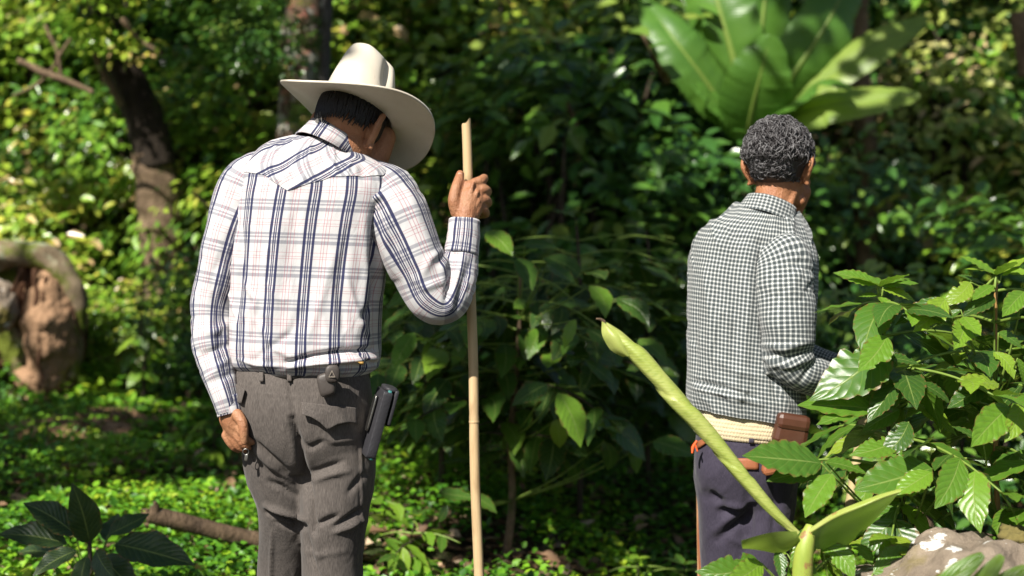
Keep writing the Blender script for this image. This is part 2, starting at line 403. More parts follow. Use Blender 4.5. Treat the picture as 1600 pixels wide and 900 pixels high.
def ground_mat():
    n = NT('forest soil'); o = n.coord('Object')
    f = n.noise(o, 3, 8, .65); l = n.voro(n.mapping(o, (1, 1, 1)), 22, 'F1', 'Color'); g = n.noise(o, 40, 5, .7)
    lr, lg, lb = n.sep(l)
    col = n.ramp(lr, [(0, (.05, .032, .020)), (.5, (.10, .062, .036)), (.8, (.19, .125, .075)), (1, (.30, .21, .14))])
    col = n.mix(n.maprange(f, .35, .65), (.035, .028, .016), col)
    col = n.mix(n.math('MULTIPLY', n.maprange(n.noise(o, 1.3, 5), .45, .6), .7), col, (.03, .06, .012))
    return n.fin(col, .9, n.bump(n.math('ADD', g, lr), .7, .03), spec=.15)
gme = mesh_np('ground', np.stack([GX, GY, terrain(GX, GY)], -1).reshape(-1, 3), grid_faces(len(gx), len(gy)))
tag(obj('ground', gme, ground_mat()), kind='structure')

# ------------------------------------------------------------------ people: shared builders
class Torso:
    """ring loft given by photo rows: (py, xL, xR, D, depth half, exponent), bottom to top"""
    def __init__(s, rows, tilt=0.0, cx0=0.0, aref=.19, bref=.115, twist=0.0, tilt_top=0.0):
        K = []
        for py, xl, xr, D, b, e in rows:
            L, R = W(xl, py, D), W(xr, py, D); K.append([(L[0]+R[0])/2, D, (L[2]+R[2])/2, (R[0]-L[0])/2, b, e])
        s.K = np.array(K); s.tilt = tilt; s.twist = twist; s.tt = tilt_top
        z = s.K[:, 2]; d = np.r_[0, np.cumsum(np.maximum(np.hypot(np.diff(s.K[:, 2]), np.diff(s.K[:, 1])), .004))]; s.len = d[-1]; s.t = d/d[-1]
        th = np.linspace(-PI, PI, 1441); x = aref*np.sign(np.sin(th))*np.abs(np.sin(th))**.82; y = -bref*np.sign(np.cos(th))*np.abs(np.cos(th))**.82
        a = np.r_[0, np.cumsum(np.hypot(np.diff(x), np.diff(y)))]; s.th = th; s.arc = a-a[720]
    def P(s, th, v):
        S = cubic(s.t, s.K, np.clip(v, 0, 1)); e = 2/S[..., 5]
        si, co = np.sin(th), np.cos(th)
        x = S[..., 3]*np.sign(si)*np.abs(si)**e; y = -S[..., 4]*np.sign(co)*np.abs(co)**e
        if s.twist: c, n = math.cos(s.twist), math.sin(s.twist)
        z = S[..., 2]+(s.tilt+s.tt*sstep(.88, 1, v))*x
        return np.stack([S[..., 0]+x, S[..., 1]+y, z], -1)
    def uv(s, th, v): return np.stack([np.interp(th, s.th, s.arc), np.asarray(v)*s.len], -1)
    def mesh(s, name, nu=200, nv=150, v0=0., v1=1.):
        th = np.linspace(-PI, PI, nu); v = np.linspace(v0, v1, nv); TH, Vv = np.meshgrid(th, v)
        return mesh_np(name, s.P(TH, Vv).reshape(-1, 3), grid_faces(nu, nv), s.uv(TH, Vv).reshape(-1, 2))
def fold(me, L=(), noise=0, nfreq=6, seed=1, aniso=None, face=True, fine=0):
    V = get_v(me); N = get_n(me)
    if noise:
        nn = SinNoise(nfreq, seed, 3, 18, aniso)(V); V = V+N*(noise*nn)[:, None]
    if fine:
        a = SinNoise(nfreq*2.3, seed+5, 3, 18, aniso)(V); b = SinNoise(nfreq*.8, seed+9)(V)
        V = V+N*(fine*(1-np.abs(a))**3*np.clip(b+.2, 0, 1))[:, None]
    if L: V = strokes(V, N, L, face)
    set_v(me, V)
def px_path(rows): return np.array([W(a, b, c) for a, b, c, _ in rows]), np.array([r[3] for r in rows])
def put(name, me, mat, root):
    """link a world-space mesh under a root at its location"""
    set_v(me, get_v(me)-np.array(root.location)); return obj(name, me, mat, root)
def sleeve(name, rows, root, mat, nu=72, nv=130, L=(), noise=.004, seed=1, ref=(0, 1, .3), flat=1.0, fine=.004, uoff=0.0):
    p, r = px_path(rows); V, F, uv = tube(p, r, nu, nv, False, flat, ref)
    # repeat the seam column so that the cloth pattern does not smear
    G = V.reshape(nv, nu, 3); G = np.concatenate([G, G[:, :1]], 1); U = uv.reshape(nv, nu, 2); last = U[:, :1].copy(); last[..., 0] = 2*PI*r.mean(); U = np.concatenate([U, last], 1)
    U[..., 0] += uoff
    me = mesh_np(name, G.reshape(-1, 3), grid_faces(nu+1, nv)[:, ::-1].copy(), U.reshape(-1, 2))
    fold(me, L, noise, 7, seed, None, False, fine)
    return put(name, me, mat, root)
def band(c, axis, side, rows, nu=64, a0=-PI, a1=PI):
    """ring of cloth round an axis: rows (radius side, radius fwd, offset along axis)"""
    c = np.asarray(c, float); ax = nz(axis); s = nz(side-ax*(np.dot(side, ax))); f = np.cross(ax, s)
    th = np.linspace(a0, a1, nu); V = []; uv = []; l = 0
    for i, (rs, rf, o) in enumerate(rows):
        V.append(c+ax*o+np.outer(np.sin(th)*rs, s)-np.outer(np.cos(th)*rf, f))
        if i: l += math.dist(rows[i-1], rows[i])
        uv.append(np.stack([th*rs, np.full(nu, l)], -1))
    return np.concatenate(V), grid_faces(nu, len(rows)), np.concatenate(uv)
def drape(bvh, poly, off, nx=14, ny=8, thick=.004):
    """flap laid on a surface: poly = (top-left, top-right, bottom edge points left to right) in photo pixels"""
    tl, tr, bot = poly; bot = np.array(bot, float); V = []
    bl = np.r_[0, np.cumsum(np.linalg.norm(np.diff(bot, axis=0), axis=1))]; bl /= bl[-1]
    for lay in (0, 1):
        for j in range(ny):
            for i in range(nx):
                s, t = i/(nx-1), j/(ny-1); top = np.array(tl)*(1-s)+np.array(tr)*s; b = np.array([np.interp(s, bl, bot[:, 0]), np.interp(s, bl, bot[:, 1])])
                q = top*(1-t)+b*t; d = nz(W(q[0], q[1], 1.0)-np.array([0, 0, CZ]))
                h = bvh.ray_cast(Vector((0, 0, CZ)), Vector(d))
                P = np.array(h[0]) if h[0] is not None else W(q[0], q[1], 3.35)
                V.append(P-d*(off*(.35+.65*t)+(thick if lay else 0)))
    n = nx*ny; F = grid_faces(nx, ny).tolist(); F2 = [[k+n for k in f] for f in F]
    per = [i for i in range(nx)]+[j*nx+nx-1 for j in range(1, ny)]+[(ny-1)*nx+i for i in range(nx-2, -1, -1)]+[j*nx for j in range(ny-2, 0, -1)]
    side = [[per[k], per[(k+1) % len(per)], per[(k+1) % len(per)]+n, per[k]+n] for k in range(len(per))]
    return np.array(V), F+F2+side
def bvh_of(me, off=(0, 0, 0)):
    V = get_v(me)+np.array(off); return BVHTree.FromPolygons([Vector(v) for v in V], [list(p.vertices) for p in me.polygons])
def bbox(c, ex, ey, ez, bev=.15, seg=3):
    """rounded box: centre, three half-axis vectors; superellipsoid-like with flat faces"""
    nu, nv = 28, 14
    th = np.linspace(0, 2*PI, nu, endpoint=False); ph = np.linspace(.02, PI-.02, nv)
    def sp(x, e): return np.sign(x)*np.abs(x)**e
    X = sp(np.sin(ph), bev)[:, None]*sp(np.cos(th), bev); Y = sp(np.sin(ph), bev)[:, None]*sp(np.sin(th), bev); Z = np.repeat(sp(np.cos(ph), bev)[:, None], nu, 1)
    V = np.asarray(c)+X[..., None]*np.asarray(ex)+Y[..., None]*np.asarray(ey)+Z[..., None]*np.asarray(ez)
    F = grid_faces(nu, nv, True).tolist(); F.append(list(range(nu))[::-1]); F.append(list(range((nv-1)*nu, nv*nu)))
    return V.reshape(-1, 3), F
def rot_m(yaw, pit, roll): return np.array((Matrix.Rotation(yaw, 3, 'Z') @ Matrix.Rotation(pit, 3, 'X') @ Matrix.Rotation(roll, 3, 'Y')))
def head_parts(c, R, s=1.0, ear=1.0):
    """head in its own frame: x right, y forward, z up (about 0.23 m tall)"""
    T = lambda p: np.asarray(c)+R@(np.array(p)*s)
    E = lambda p, r: ellip(T(p), np.array(r)*s, R)
    ch = lambda pts, rad: chain([T(p) for p in pts], np.array(rad)*s, 10)
    parts = [E((0, -.012, .035), (.075, .094, .082)), E((0, .018, -.035), (.060, .074, .078)), E((0, .058, -.088), (.026, .022, .022)),
             ch([(0, .088, .018), (0, .104, -.012), (0, .116, -.034)], [.009, .011, .013]), ch([(-.017, .098, -.037), (.017, .098, -.037)], [.009, .009]),
             ch([(-.045, .080, .026), (-.012, .091, .024)], [.010, .010]), ch([(.045, .080, .026), (.012, .091, .024)], [.010, .010]),
             ch([(-.022, .088, -.064), (.022, .088, -.064)], [.008, .008]), ch([(-.019, .086, -.075), (.019, .086, -.075)], [.009, .009]),
             ch([(-.05, .062, -.02), (-.035, .07, -.03)], [.017, .015]), ch([(.05, .062, -.02), (.035, .07, -.03)], [.017, .015]),
             ch([(-.052, .03, -.075), (-.02, .066, -.09)], [.016, .016]), ch([(.052, .03, -.075), (.02, .066, -.09)], [.016, .016])]
    for k in (-1, 1):          # ears: rim, inner fold and lobe
        e0 = np.array([k*.070, .002, .0]); ear_p = lambda x, y, z: tuple(e0+np.array([(k*x-e0[0]), y-e0[1], z])*np.array([1+(ear-1)*2, ear, ear]))
        parts.append(ch([ear_p(.070, .004, -.030), ear_p(.083, -.012, -.012), ear_p(.092, -.022, .012), ear_p(.088, -.012, .030), ear_p(.074, .006, .028)], np.array([.0085, .0075, .0068, .0068, .006])*ear))
        parts.append(ch([ear_p(.072, .000, -.012), ear_p(.080, -.008, .010)], [.011*ear, .010*ear]))
        parts.append(ch([ear_p(.072, .002, -.030), ear_p(.078, .000, -.036)], [.0068*ear, .0060*ear]))
    return parts

# ------------------------------------------------------------------ the man in the hat
GZ1 = tz(-.5, 3.4)
R1 = rot_m(-.466, -.425, .110)
HATC = W(558.5, 175.0, 3.5)
HEAD1 = HATC+R1@np.array([0, -.004, -.052])
def L3(*r): return [W(a, b, c) for a, b, c in r]
b1 = head_parts(HEAD1, R1, .98, 1.2)
b1 += [chain(L3((505, 262, 3.46), (528, 225, 3.475), (556, 190, 3.50)), [.062, .056, .060], 18)]                      # neck
b1 += [chain(L3((600, 215, 3.52), (582, 262, 3.50)), [.030, .034], 14)]
b1 += [ringloft([(W(475, 660, 3.45)[0], 3.47, .86, .09, .06, 2.2), (W(472, 600, 3.45)[0], 3.47, .96, .13, .085, 2.3), (W(480, 420, 3.45)[0], 3.47, 1.24, .14, .085, 2.3), (W(492, 300, 3.45)[0], 3.48, 1.42, .14, .07, 2.2), (W(505, 250, 3.45)[0], 3.49, 1.49, .07, .05, 2)])]
b1 += [chain(L3((425, 285, 3.47), (368, 330, 3.46), (338, 430, 3.45), (330, 510, 3.43), (350, 600, 3.40), (359, 640, 3.39)), [.045, .036, .028, .025, .022, .022], 14)]
b1 += [chain(L3((560, 300, 3.47), (618, 335, 3.45), (650, 405, 3.44), (684, 462, 3.45)), [.045, .038, .033, .026], 14), chain(L3((684, 462, 3.45), (712, 425, 3.455), (723, 385, 3.475), (726, 350, 3.49)), [.026, .027, .027, .027], 14)]
b1 += [chain(L3((525, 640, 3.46), (524, 760, 3.46), (520, 900, 3.46), (515, 1195, 3.47)), [.05, .05, .045, .038], 14), chain(L3((440, 640, 3.48), (444, 770, 3.515), (446, 830, 3.545), (444, 900, 3.59), (436, 1150, 3.665)), [.045, .04, .036, .036, .034], 14)]
# right hand closed round the stick: palm, four fingers, thumb
b1 += [chain(L3((726, 352, 3.49), (729, 328, 3.503), (733, 308, 3.513)), [.0265, .0285, .026], 14),
       chain(L3((718, 330, 3.505), (723, 308, 3.515), (732, 292, 3.522)), [.018, .018, .017], 12),
       chain(L3((738, 335, 3.505), (745, 315, 3.515), (742, 296, 3.520)), [.020, .019, .019], 12)]
for (y0, x1, y1, x2, y2, r) in ((286, 756, 279, 752, 282, .0112), (299, 761, 299, 757, 303, .0117), (314, 762, 316, 758, 320, .0112), (329, 759, 333, 755, 336, .0100)):
    b1.append(chain(L3((741, y0, 3.515), (x1-6, y0-3, 3.521), (x1, y1, 3.543), (x2-4, y2, 3.580), (735, y2+2, 3.593), (722, y2+3, 3.580)), [r*1.15, r*1.12, r*1.08, r*.95, r*.9, r*.8], 12, 34))
b1.append(chain(L3((714, 333, 3.497), (709, 314, 3.492), (712, 295, 3.500), (717, 281, 3.518), (719, 272, 3.528)), [.0165, .0150, .0130, .0128, .0105], 12, 30))
for (a, b) in (((739, 287), (727, 330)), ((746, 300), (731, 333)), ((748, 314), (734, 337))):      # tendons on the back of the hand
    b1.append(chain(L3((a[0], a[1], 3.4975), (b[0], b[1], 3.4815)), [.0052, .0042], 8))
NAILS = [((718.5, 275, 3.5165), (.0068, .0016, .0085))]
# left hand hanging, fingers loosely curled
b1.append(chain(L3((358, 636, 3.39), (363, 655, 3.392), (369, 672, 3.397)), [.022, .027, .025], 14))
b1.append(chain(L3((355, 655, 3.41), (364, 676, 3.415)), [.020, .019], 12))
for k, (x0, y0, D, ln) in enumerate(((352, 680, 3.402, .84), (358, 676, 3.393, 1.0), (364, 670, 3.384, 1.05), (371, 664, 3.376, .98))):
    b1.append(chain(L3((x0, y0, D), (x0+8*ln, y0+14*ln, D-.004), (x0+17*ln, y0+24*ln, D-.002), (x0+24*ln, y0+28*ln, D+.004)), [.0100, .0092, .0086, .0072], 12, 26))
b1.append(chain(L3((371, 648, 3.365), (379, 662, 3.355), (381, 678, 3.353), (382, 690, 3.355)), [.0145, .0125, .0110, .0090], 12, 26))
person1 = obj('person', voxel_union('person', b1, .0034, 2, .5), M['skin1'])
ROOT1 = np.array([-.5, 3.47, GZ1])
set_v(person1.data, get_v(person1.data)-ROOT1); person1.location = ROOT1.tolist()
tag(person1, 'man in wide off-white hat and white plaid shirt gripping a tall cane, seen from behind', 'person')

for c_, r_ in NAILS: V, F = ellip(W(*c_), r_, None, 14, 10); put('nail', mesh_np('nail', V, F), plain('finger nail', (.50, .30, .22), .3, .2, 60), person1)
# shirt
T1 = Torso([(581, 372, 574, 3.47, .112, 2.5), (573, 363, 588, 3.47, .126, 2.5), (558, 359, 593, 3.47, .135, 2.5), (520, 358, 595, 3.47, .134, 2.5), (460, 360, 599, 3.47, .13, 2.5), (400, 363, 606, 3.47, .13, 2.5), (340, 367, 616, 3.47, .13, 2.5),
            (295, 372, 626, 3.475, .128, 2.45), (262, 383, 622, 3.485, .118, 2.35), (246, 404, 608, 3.49, .106, 2.25), (234, 434, 588, 3.49, .092, 2.1), (224, 462, 566, 3.488, .076, 2.0)], tilt=-.03, tilt_top=-.22)
shirt_me = T1.mesh('shirt', 260, 190)
SH1 = [([(590, 330), (584, 400), (592, 470), (588, 540)], 9, -.014), ([(570, 340), (572, 430), (560, 520)], 10, .006), ([(602, 420), (585, 470), (560, 500)], 7, -.006),
       ([(380, 280), (372, 350), (376, 420), (366, 500)], 7, -.010), ([(520, 400), (500, 470), (470, 560)], 10, .005), ([(440, 330), (430, 430), (420, 560)], 12, .004), ([(545, 360), (530, 450), (540, 540)], 9, -.005),
       ([(480, 470), (455, 520), (400, 560)], 7, -.004), ([(400, 500), (430, 545), (470, 565)], 6, .005), ([(540, 430), (560, 500), (580, 530)], 7, .006),
       ([(450, 566), (490, 555), (530, 549), (585, 546)], 5, -.016), ([(450, 573), (500, 566), (550, 562), (592, 560)], 6, .012), ([(555, 550), (575, 565), (588, 568)], 4, -.008),
       ([(370, 560), (400, 570), (440, 572)], 4, .004), ([(380, 440), (400, 470), (390, 520)], 6, .004), ([(462, 300), (455, 400), (470, 470)], 10, -.003)]
SH1 = [(a, b*.8, c*1.35) for a, b, c in SH1]
fold(shirt_me, SH1, .0045, 4.5, 11, (1.5, 1, .5), True, .005)
sbvh = bvh_of(shirt_me)
shirt1 = put('shirt', shirt_me, M['plaid'], person1)
# yoke: pointed panel cut on the bias, lying over the back
ny_, nx_ = 44, 150
yt = np.linspace(-1, 1, nx_); V = []; UV = []
for j in range(ny_):
    w = j/(ny_-1)
    for s in yt:
        th = s*1.22
        lo = .835+.03*abs(s+.1)**1.3-.060*max(0, 1-abs(s+.17)*3.4)       # lower edge dips to a point in the middle
        hi = .995-.0*abs(s)
        v = hi*(1-w)+lo*w
        V.append((th, v))
V = np.array(V); P = T1.P(V[:, 0], V[:, 1]); uvy = T1.uv(V[:, 0], V[:, 1])
c_, s_ = math.cos(.98), math.sin(.98); sg = np.where(V[:, 0] < .0, 1, -1)
uvr = np.stack([uvy[:, 0]*c_*sg-uvy[:, 1]*s_, uvy[:, 0]*s_*sg+uvy[:, 1]*c_], -1)
uvr = np.stack([uvy[:, 0]*math.cos(1.0)-uvy[:, 1]*math.sin(1.0), uvy[:, 0]*math.sin(1.0)+uvy[:, 1]*math.cos(1.0)], -1)
yme = mesh_np('yoke', P, grid_faces(nx_, ny_)[:, ::-1].copy(), uvr)
Vn = get_n(yme); set_v(yme, get_v(yme)+Vn*(.0020 if Vn[len(Vn)//2, 1] < 0 else -.0020)); fold(yme, SH1, .0045, 4.5, 11, (1.5, 1, .5), True, .005)
put('yoke', yme, M['plaid'], person1).parent = shirt1
# sub-parts of the shirt hang under it: the shirt sits at the person's origin, so the same local coordinates hold
def sub(name, me, mat, par, root):
    o = put(name, me, mat, root); o.parent = par; return o
SL = [(432, 262, 3.485, .046), (400, 277, 3.478, .062), (369, 335, 3.462, .0655), (343, 420, 3.45, .0545), (330, 490, 3.44, .049), (332, 545, 3.425, .046), (345, 595, 3.405, .040), (356, 628, 3.392, .033), (360, 643, 3.390, .030)]
sleeve('sleeve', SL, person1, M['plaid'], L=[([(345, 400), (330, 440), (340, 480)], 6, .005), ([(352, 505), (335, 520), (318, 515)], 6, -.008), ([(355, 540), (335, 548), (312, 560)], 5, .007), ([(356, 560), (340, 575), (325, 590)], 5, -.007), ([(330, 600), (350, 590), (366, 580)], 5, .006), ([(360, 470), (352, 520), (358, 560)], 5, -.006)], seed=3, ref=(.6, -1, 0), uoff=.012).parent = shirt1
SR = [(556, 276, 3.48, .058), (596, 306, 3.463, .080), (630, 365, 3.445, .078), (655, 420, 3.44, .071), (675, 462, 3.44, .061), (694, 473, 3.442, .052), (708, 452, 3.447, .049), (716, 424, 3.458, .047), (720, 400, 3.466, .041), (722.5, 384, 3.473, .037)]
sleeve('sleeve', SR, person1, M['plaid'], 84, 190, L=[([(700, 395), (690, 420), (692, 450)], 6, -.010), ([(708, 400), (700, 440), (696, 480)], 4.5, .007), ([(725, 400), (712, 440), (705, 480)], 4.5, -.006), ([(735, 410), (722, 450), (712, 485)], 4.5, .006), ([(610, 330), (640, 400), (650, 450)], 9, .004),
        ([(600, 350), (605, 390), (618, 430)], 8, -.010), ([(640, 300), (655, 350), (680, 400)], 8, -.005), ([(640, 430), (665, 450), (690, 440)], 6, -.006), ([(690, 390), (672, 405), (660, 430)], 6, -.006)], noise=.004, seed=8, ref=(-.4, -1, 0), uoff=.006, fine=.005).parent = shirt1
def cuff(rows, root, par, mat, L=()):
    p, r = px_path(rows); V, F, uv = tube(p, r, 48, 14, False, 1.0, (0, -1, 0)); Vi, Fi, _ = tube(p, r-.0035, 48, 14, False, 1.0, (0, -1, 0))
    n = len(V); F2 = [f[::-1] for f in Fi]; m = 13*48
    rim = [[m+k, m+(k+1) % 48, m+(k+1) % 48+n, m+k+n] for k in range(48)]; rim0 = [[k, k+n, (k+1) % 48+n, (k+1) % 48] for k in range(48)]
    me = bpy.data.meshes.new('cuff'); VV = np.concatenate([V, Vi]); me = mesh_np('cuff', VV, F+[[k+n for k in f] for f in F2]+rim+rim0, np.concatenate([uv, uv]))
    fold(me, L, .002, 12, 4, None, False); o = put('cuff', me, mat, root); o.parent = par; return o
cuff([(720.5, 398, 3.466, .0415), (724, 372, 3.476, .0420), (726, 345, 3.487, .0385)], person1, shirt1, M['plaid'])
cuff([(355, 622, 3.393, .0335), (359, 636, 3.39, .0325), (361, 648, 3.388, .031)], person1, shirt1, M['plaid'])
nb = W(514, 232, 3.474); nax = W(545, 186, 3.50)-W(508, 250, 3.468)
V, F, uv = band(nb, nax, np.array([1., 0, 0]), [(.066, .062, .000), (.067, .063, .020), (.067, .064, .040), (.0705, .0675, .045), (.074, .0715, .040), (.080, .079, .020), (.088, .090, -.010), (.085, .087, -.011)], 90)
cme = mesh_np('collar', V, F, uv+np.array([.03, .02])); fold(cme, (), .0022, 9, 5); put('collar', cme, M['plaid'], person1).parent = shirt1

# trousers (one union, then folds)
def ring(py, xl, xr, D, b, e=2.5): L_, R_ = W(xl, py, D), W(xr, py, D); return ((L_[0]+R_[0])/2, D, L_[2], (R_[0]-L_[0])/2, b, e)
tp = [ringloft([ring(735, 420, 566, 3.475, .07), ring(715, 392, 582, 3.475, .10), ring(680, 374, 583, 3.472, .122), ring(640, 366, 582, 3.47, .13), (ring(600, 364, 580, 3.47, .124)), ring(573, 368, 577, 3.47, .114)], 48, 40)]
tp += [chain(L3((524, 680, 3.468), (527, 740, 3.462), (523, 800, 3.455), (519, 860, 3.46), (519, 930, 3.468), (516, 1050, 3.475), (513, 1170, 3.48)), [.096, .0905, .083, .0765, .0765, .076, .076], 24, 50),
       chain(L3((428, 680, 3.475), (435, 735, 3.485), (446, 785, 3.505), (447, 830, 3.535), (444, 900, 3.585), (440, 1050, 3.64), (436, 1130, 3.665)), [.084, .079, .071, .069, .067, .066, .068], 24, 50)]
tme = voxel_union('trousers', tp, .0052, 6, .5)
TR = [([(372, 612), (420, 616), (470, 622)], 1.5, .0016), ([(458, 575), (452, 600), (455, 640)], 4, -.004), ([(455, 600), (462, 650), (470, 690)], 6, -.006),
      ([(456, 655), (466, 690), (474, 730), (484, 780), (490, 830)], 7, -.030), ([(470, 700), (480, 760), (490, 800)], 6, .008), ([(398, 690), (420, 712), (448, 735)], 6, -.012), ([(400, 705), (425, 728), (455, 750)], 6, .009), ([(420, 752), (440, 760), (462, 775)], 6, -.010),
      ([(415, 790), (440, 800), (475, 812)], 5, .016), ([(418, 800), (446, 812), (476, 822)], 5, -.022), ([(430, 815), (455, 825), (478, 826)], 4, -.012), ([(425, 830), (424, 880), (423, 930)], 4, .007),
      ([(465, 690), (485, 700), (505, 690)], 6, -.008), ([(485, 740), (510, 730), (535, 722)], 6, -.011), ([(490, 752), (515, 742), (545, 736)], 6, .008), ([(490, 822), (512, 812), (528, 806)], 5.5, -.012), ([(525, 822), (545, 810), (566, 796)], 6, -.015), ([(520, 832), (545, 824), (568, 812)], 6, .010),
      ([(545, 770), (556, 755), (570, 740)], 6, -.008), ([(478, 830), (486, 870), (505, 915)], 5, -.010), ([(495, 840), (498, 880), (515, 920)], 6, .007), ([(564, 690), (566, 780), (566, 900)], 1.6, .003), ([(560, 690), (562, 780), (562, 900)], 2, -.002),
      ([(380, 640), (390, 680), (396, 720)], 7, -.006), ([(535, 640), (560, 670), (575, 700)], 8, -.005), ([(500, 680), (520, 690), (560, 685)], 6, .004), ([(470, 860), (500, 868), (540, 860)], 7, .004)]
fold(tme, [(a, b*.72, c*1.05) for a, b, c in TR], .0022, 5, 21, (1.3, 1, .7), True, .0025)
tbvh = bvh_of(tme)
trs1 = put('trousers', tme, M['grey_wool'], person1)
V, F = drape(tbvh, ((470, 628), (557, 637), [(472, 648), (485, 651), (500, 660), (512, 672), (528, 663), (545, 660), (558, 662)]), .015, 26, 12)
put('pocket_flap', mesh_np('pocket_flap', V, F), M['grey_wool'], person1).parent = trs1
V, F = drape(tbvh, ((366, 598), (383, 609), [(368, 627), (377, 631), (382, 610.5)]), .012, 10, 8)
put('pocket_flap', mesh_np('pocket_flap', V, F), M['grey_wool'], person1).parent = trs1
for lx in (408, 452):
    V, F = drape(tbvh, ((lx-3.5, 573), (lx+3.5, 573), [(lx-3.5, 596), (lx+3.5, 596)]), .007, 4, 8, .003)
    put('belt_loop', mesh_np('belt_loop', V, F), M['grey_wool'], person1).parent = trs1
# belt
V, F, uv = band(W(472, 583, 3.47), np.array([0, 0, 1.]), np.array([1., 0, 0]), [(.160, .112, -.012), (.166, .118, -.012), (.167, .119, .016), (.161, .113, .017)], 80)
belt1 = put('belt', mesh_np('belt', V, F), M['black_leather'], person1)
V, F = drape(bvh_of(belt1.data, ROOT1), ((536, 566), (568, 565), [(537, 582), (568, 581)]), .004, 8, 5, .003)
put('belt_stitching', mesh_np('belt_stitching', V, F), M['gold'], person1).parent = belt1
# boots
for (x, y, D, yaw) in ((515, 1195, 3.47, -.2), (436, 1150, 3.67, -.1)):
    c = W(x, y, D); gz = tz(c[0], c[1]); f = np.array([math.sin(-yaw), math.cos(yaw), 0])
    pr = [chain([np.array([c[0], c[1]-.02, gz+.20]), np.array([c[0], c[1]-.02, gz+.05])], [.045, .046], 14), chain([np.array([c[0], c[1]-.03, gz+.045]), np.array([c[0], c[1], gz+.045])+f*.09, np.array([c[0], c[1], gz+.036])+f*.18], [.042, .045, .034], 14)]
    put('boot', voxel_union('boot', pr, .008, 3), M['sole'], person1)

# hair under the hat
hp = [ellip(HEAD1+R1@np.array([0, -.012, .046]), (.0790, .0900, .066), R1, 40, 28)]
def hpnt(aa, z): k2 = math.sqrt(max(.05, 1-((z-.028)/.12)**2)); return HEAD1+R1@np.array([.0800*math.sin(aa)*k2, -.012-.0935*math.cos(aa)*k2, z])
for k in range(420):                                                # short locks down to the nape and the sideburn
    a = rng.uniform(-2.1, 2.1); z0 = rng.uniform(.005, .075); end = -.006-.012*max(0, math.cos(a*.9))
    if 1.30 < abs(a) < 1.75: end = .012                              # short over the ear
    elif abs(a) >= 1.75: end = -.026
    end += rng.normal(0, .004); zl = max(end, z0-.05)
    hp.append(chain([hpnt(a, z0), hpnt(a+.02, (z0+zl)/2), hpnt(a+rng.normal(0, .05), zl)], [.0030, .0032, .0008], 5, 8))
Vh, Fh = merge(hp)
put('hair', mesh_np('hair', Vh, Fh), M['hair1'], person1)
for k in range(1):                                                  # grey hairs at the nape, left
    gp = []
    for j in range(14):
        a = rng.uniform(-.85, -.15); z0 = rng.uniform(-.022, -.004); ln = .018
        gp.append(chain([hpnt(a, z0)*1.0, hpnt(a+.05, z0-ln)], [.0012, .0005], 5, 4))
    V, F = merge(gp); put('grey_hair', mesh_np('grey_hair', V+np.array([0, -.003, 0]), F), plain('grey hair', (.16, .15, .14), .5, .4, 200), person1)

# hat
def hat():
    root = obj('hat', None, None, person1); root.location = (HATC-ROOT1).tolist(); root.rotation_euler = Matrix(R1.tolist()).to_euler()
    A, B, cl, dF, dR = .209, .193, .025, .056, .036
    ph = np.linspace(0, 2*PI, 161)[:-1]; t = np.linspace(0, 1, 26); PH, T = np.meshgrid(ph, t)
    def brim(PH, T):
        c, s = np.cos(PH), np.sin(PH); x = -(.083*s+(B-.083)*s*T); y = .102*c+(A-.102)*c*T
        z = cl*np.abs(s)**2*T**1.6-np.where(c > 0, dF, dR)*c*c*T**1.5
        return np.stack([x, y, z], -1)
    top = brim(PH, T); th = .0026
    V = np.concatenate([top.reshape(-1, 3)+[0, 0, th], top[::-1].reshape(-1, 3)-[0, 0, th]]); nu, nv = 160, 52
    V += (SinNoise(5, 2)(V)*.0012)[:, None]*np.array([0, 0, 1])
    F = grid_faces(nu, nv, True).tolist(); k = (nv-1)*nu
    F += [[k+i, k+(i+1) % nu, (i+1) % nu, i] for i in range(nu)]
    br = obj('brim', mesh_np('brim', V, F), M['felt'], root)
    # crown: higher at the back, pinched at the front sides, a long dent on top
    h = np.linspace(0, 1, 40); rr = np.linspace(1, 0, 22)[1:]; V = []
    def top_h(x, y): return .149-.030*sstep(.0, .075, y)-.022*sstep(.02, .07, x)
    for hh in h:
        s, c = np.sin(ph), np.cos(ph); lf, rt = .30*hh**1.2, .34*hh; fr, re = .52*hh**1.1, .24*hh**1.3
        kx = np.where(s > 0, 1-lf, 1-rt); ky = np.where(c > 0, 1-fr, 1-re); rnd = 1-.06*hh**12
        x = -.0895*s*kx*rnd+.005*(1-hh); y = .113*c*ky*rnd
        dphi = (np.mod(ph-math.radians(257)+PI, 2*PI)-PI); pin = 1-.27*np.exp(-(dphi/.17)**2)*sstep(.15, .9, hh); x, y = x*pin, y*pin
        z = hh*top_h(x, y); V.append(np.stack([x, y, z], -1))
    base = V[-1]
    for r_ in rr:
        cx_, cy_ = base[:, 0].mean(), base[:, 1].mean(); x, y = (base[:, 0]-cx_)*r_+cx_, (base[:, 1]-cy_)*r_+cy_
        z = top_h(x, y)+.003*(1-r_**2)-.030*np.exp(-((x-.008)/.016)**2)*(1-r_**6)*sstep(-.07, -.02, y)
        V.append(np.stack([x, y, z], -1))
    V = np.concatenate(V); nv = 40+21
    F = grid_faces(160, nv, True).tolist()
    me = mesh_np('crown', V, [f[::-1] for f in F] if False else F); me.update()
    tmp = obj('crown', me, M['felt'], root)
    s = tmp.modifiers.new('s', 'SMOOTH'); s.factor = .5; s.iterations = 3
    V, F, uv = band((0, 0, .007), np.array([0, 0, 1.]), np.array([1., 0, 0]), [(.0865, .1055, -.006), (.0882, .1072, -.006), (.0868, .1058, .006), (.085, .104, .006)], 90)
    obj('hat_band', mesh_np('hat_band', V, F), M['felt'], root)
hat()

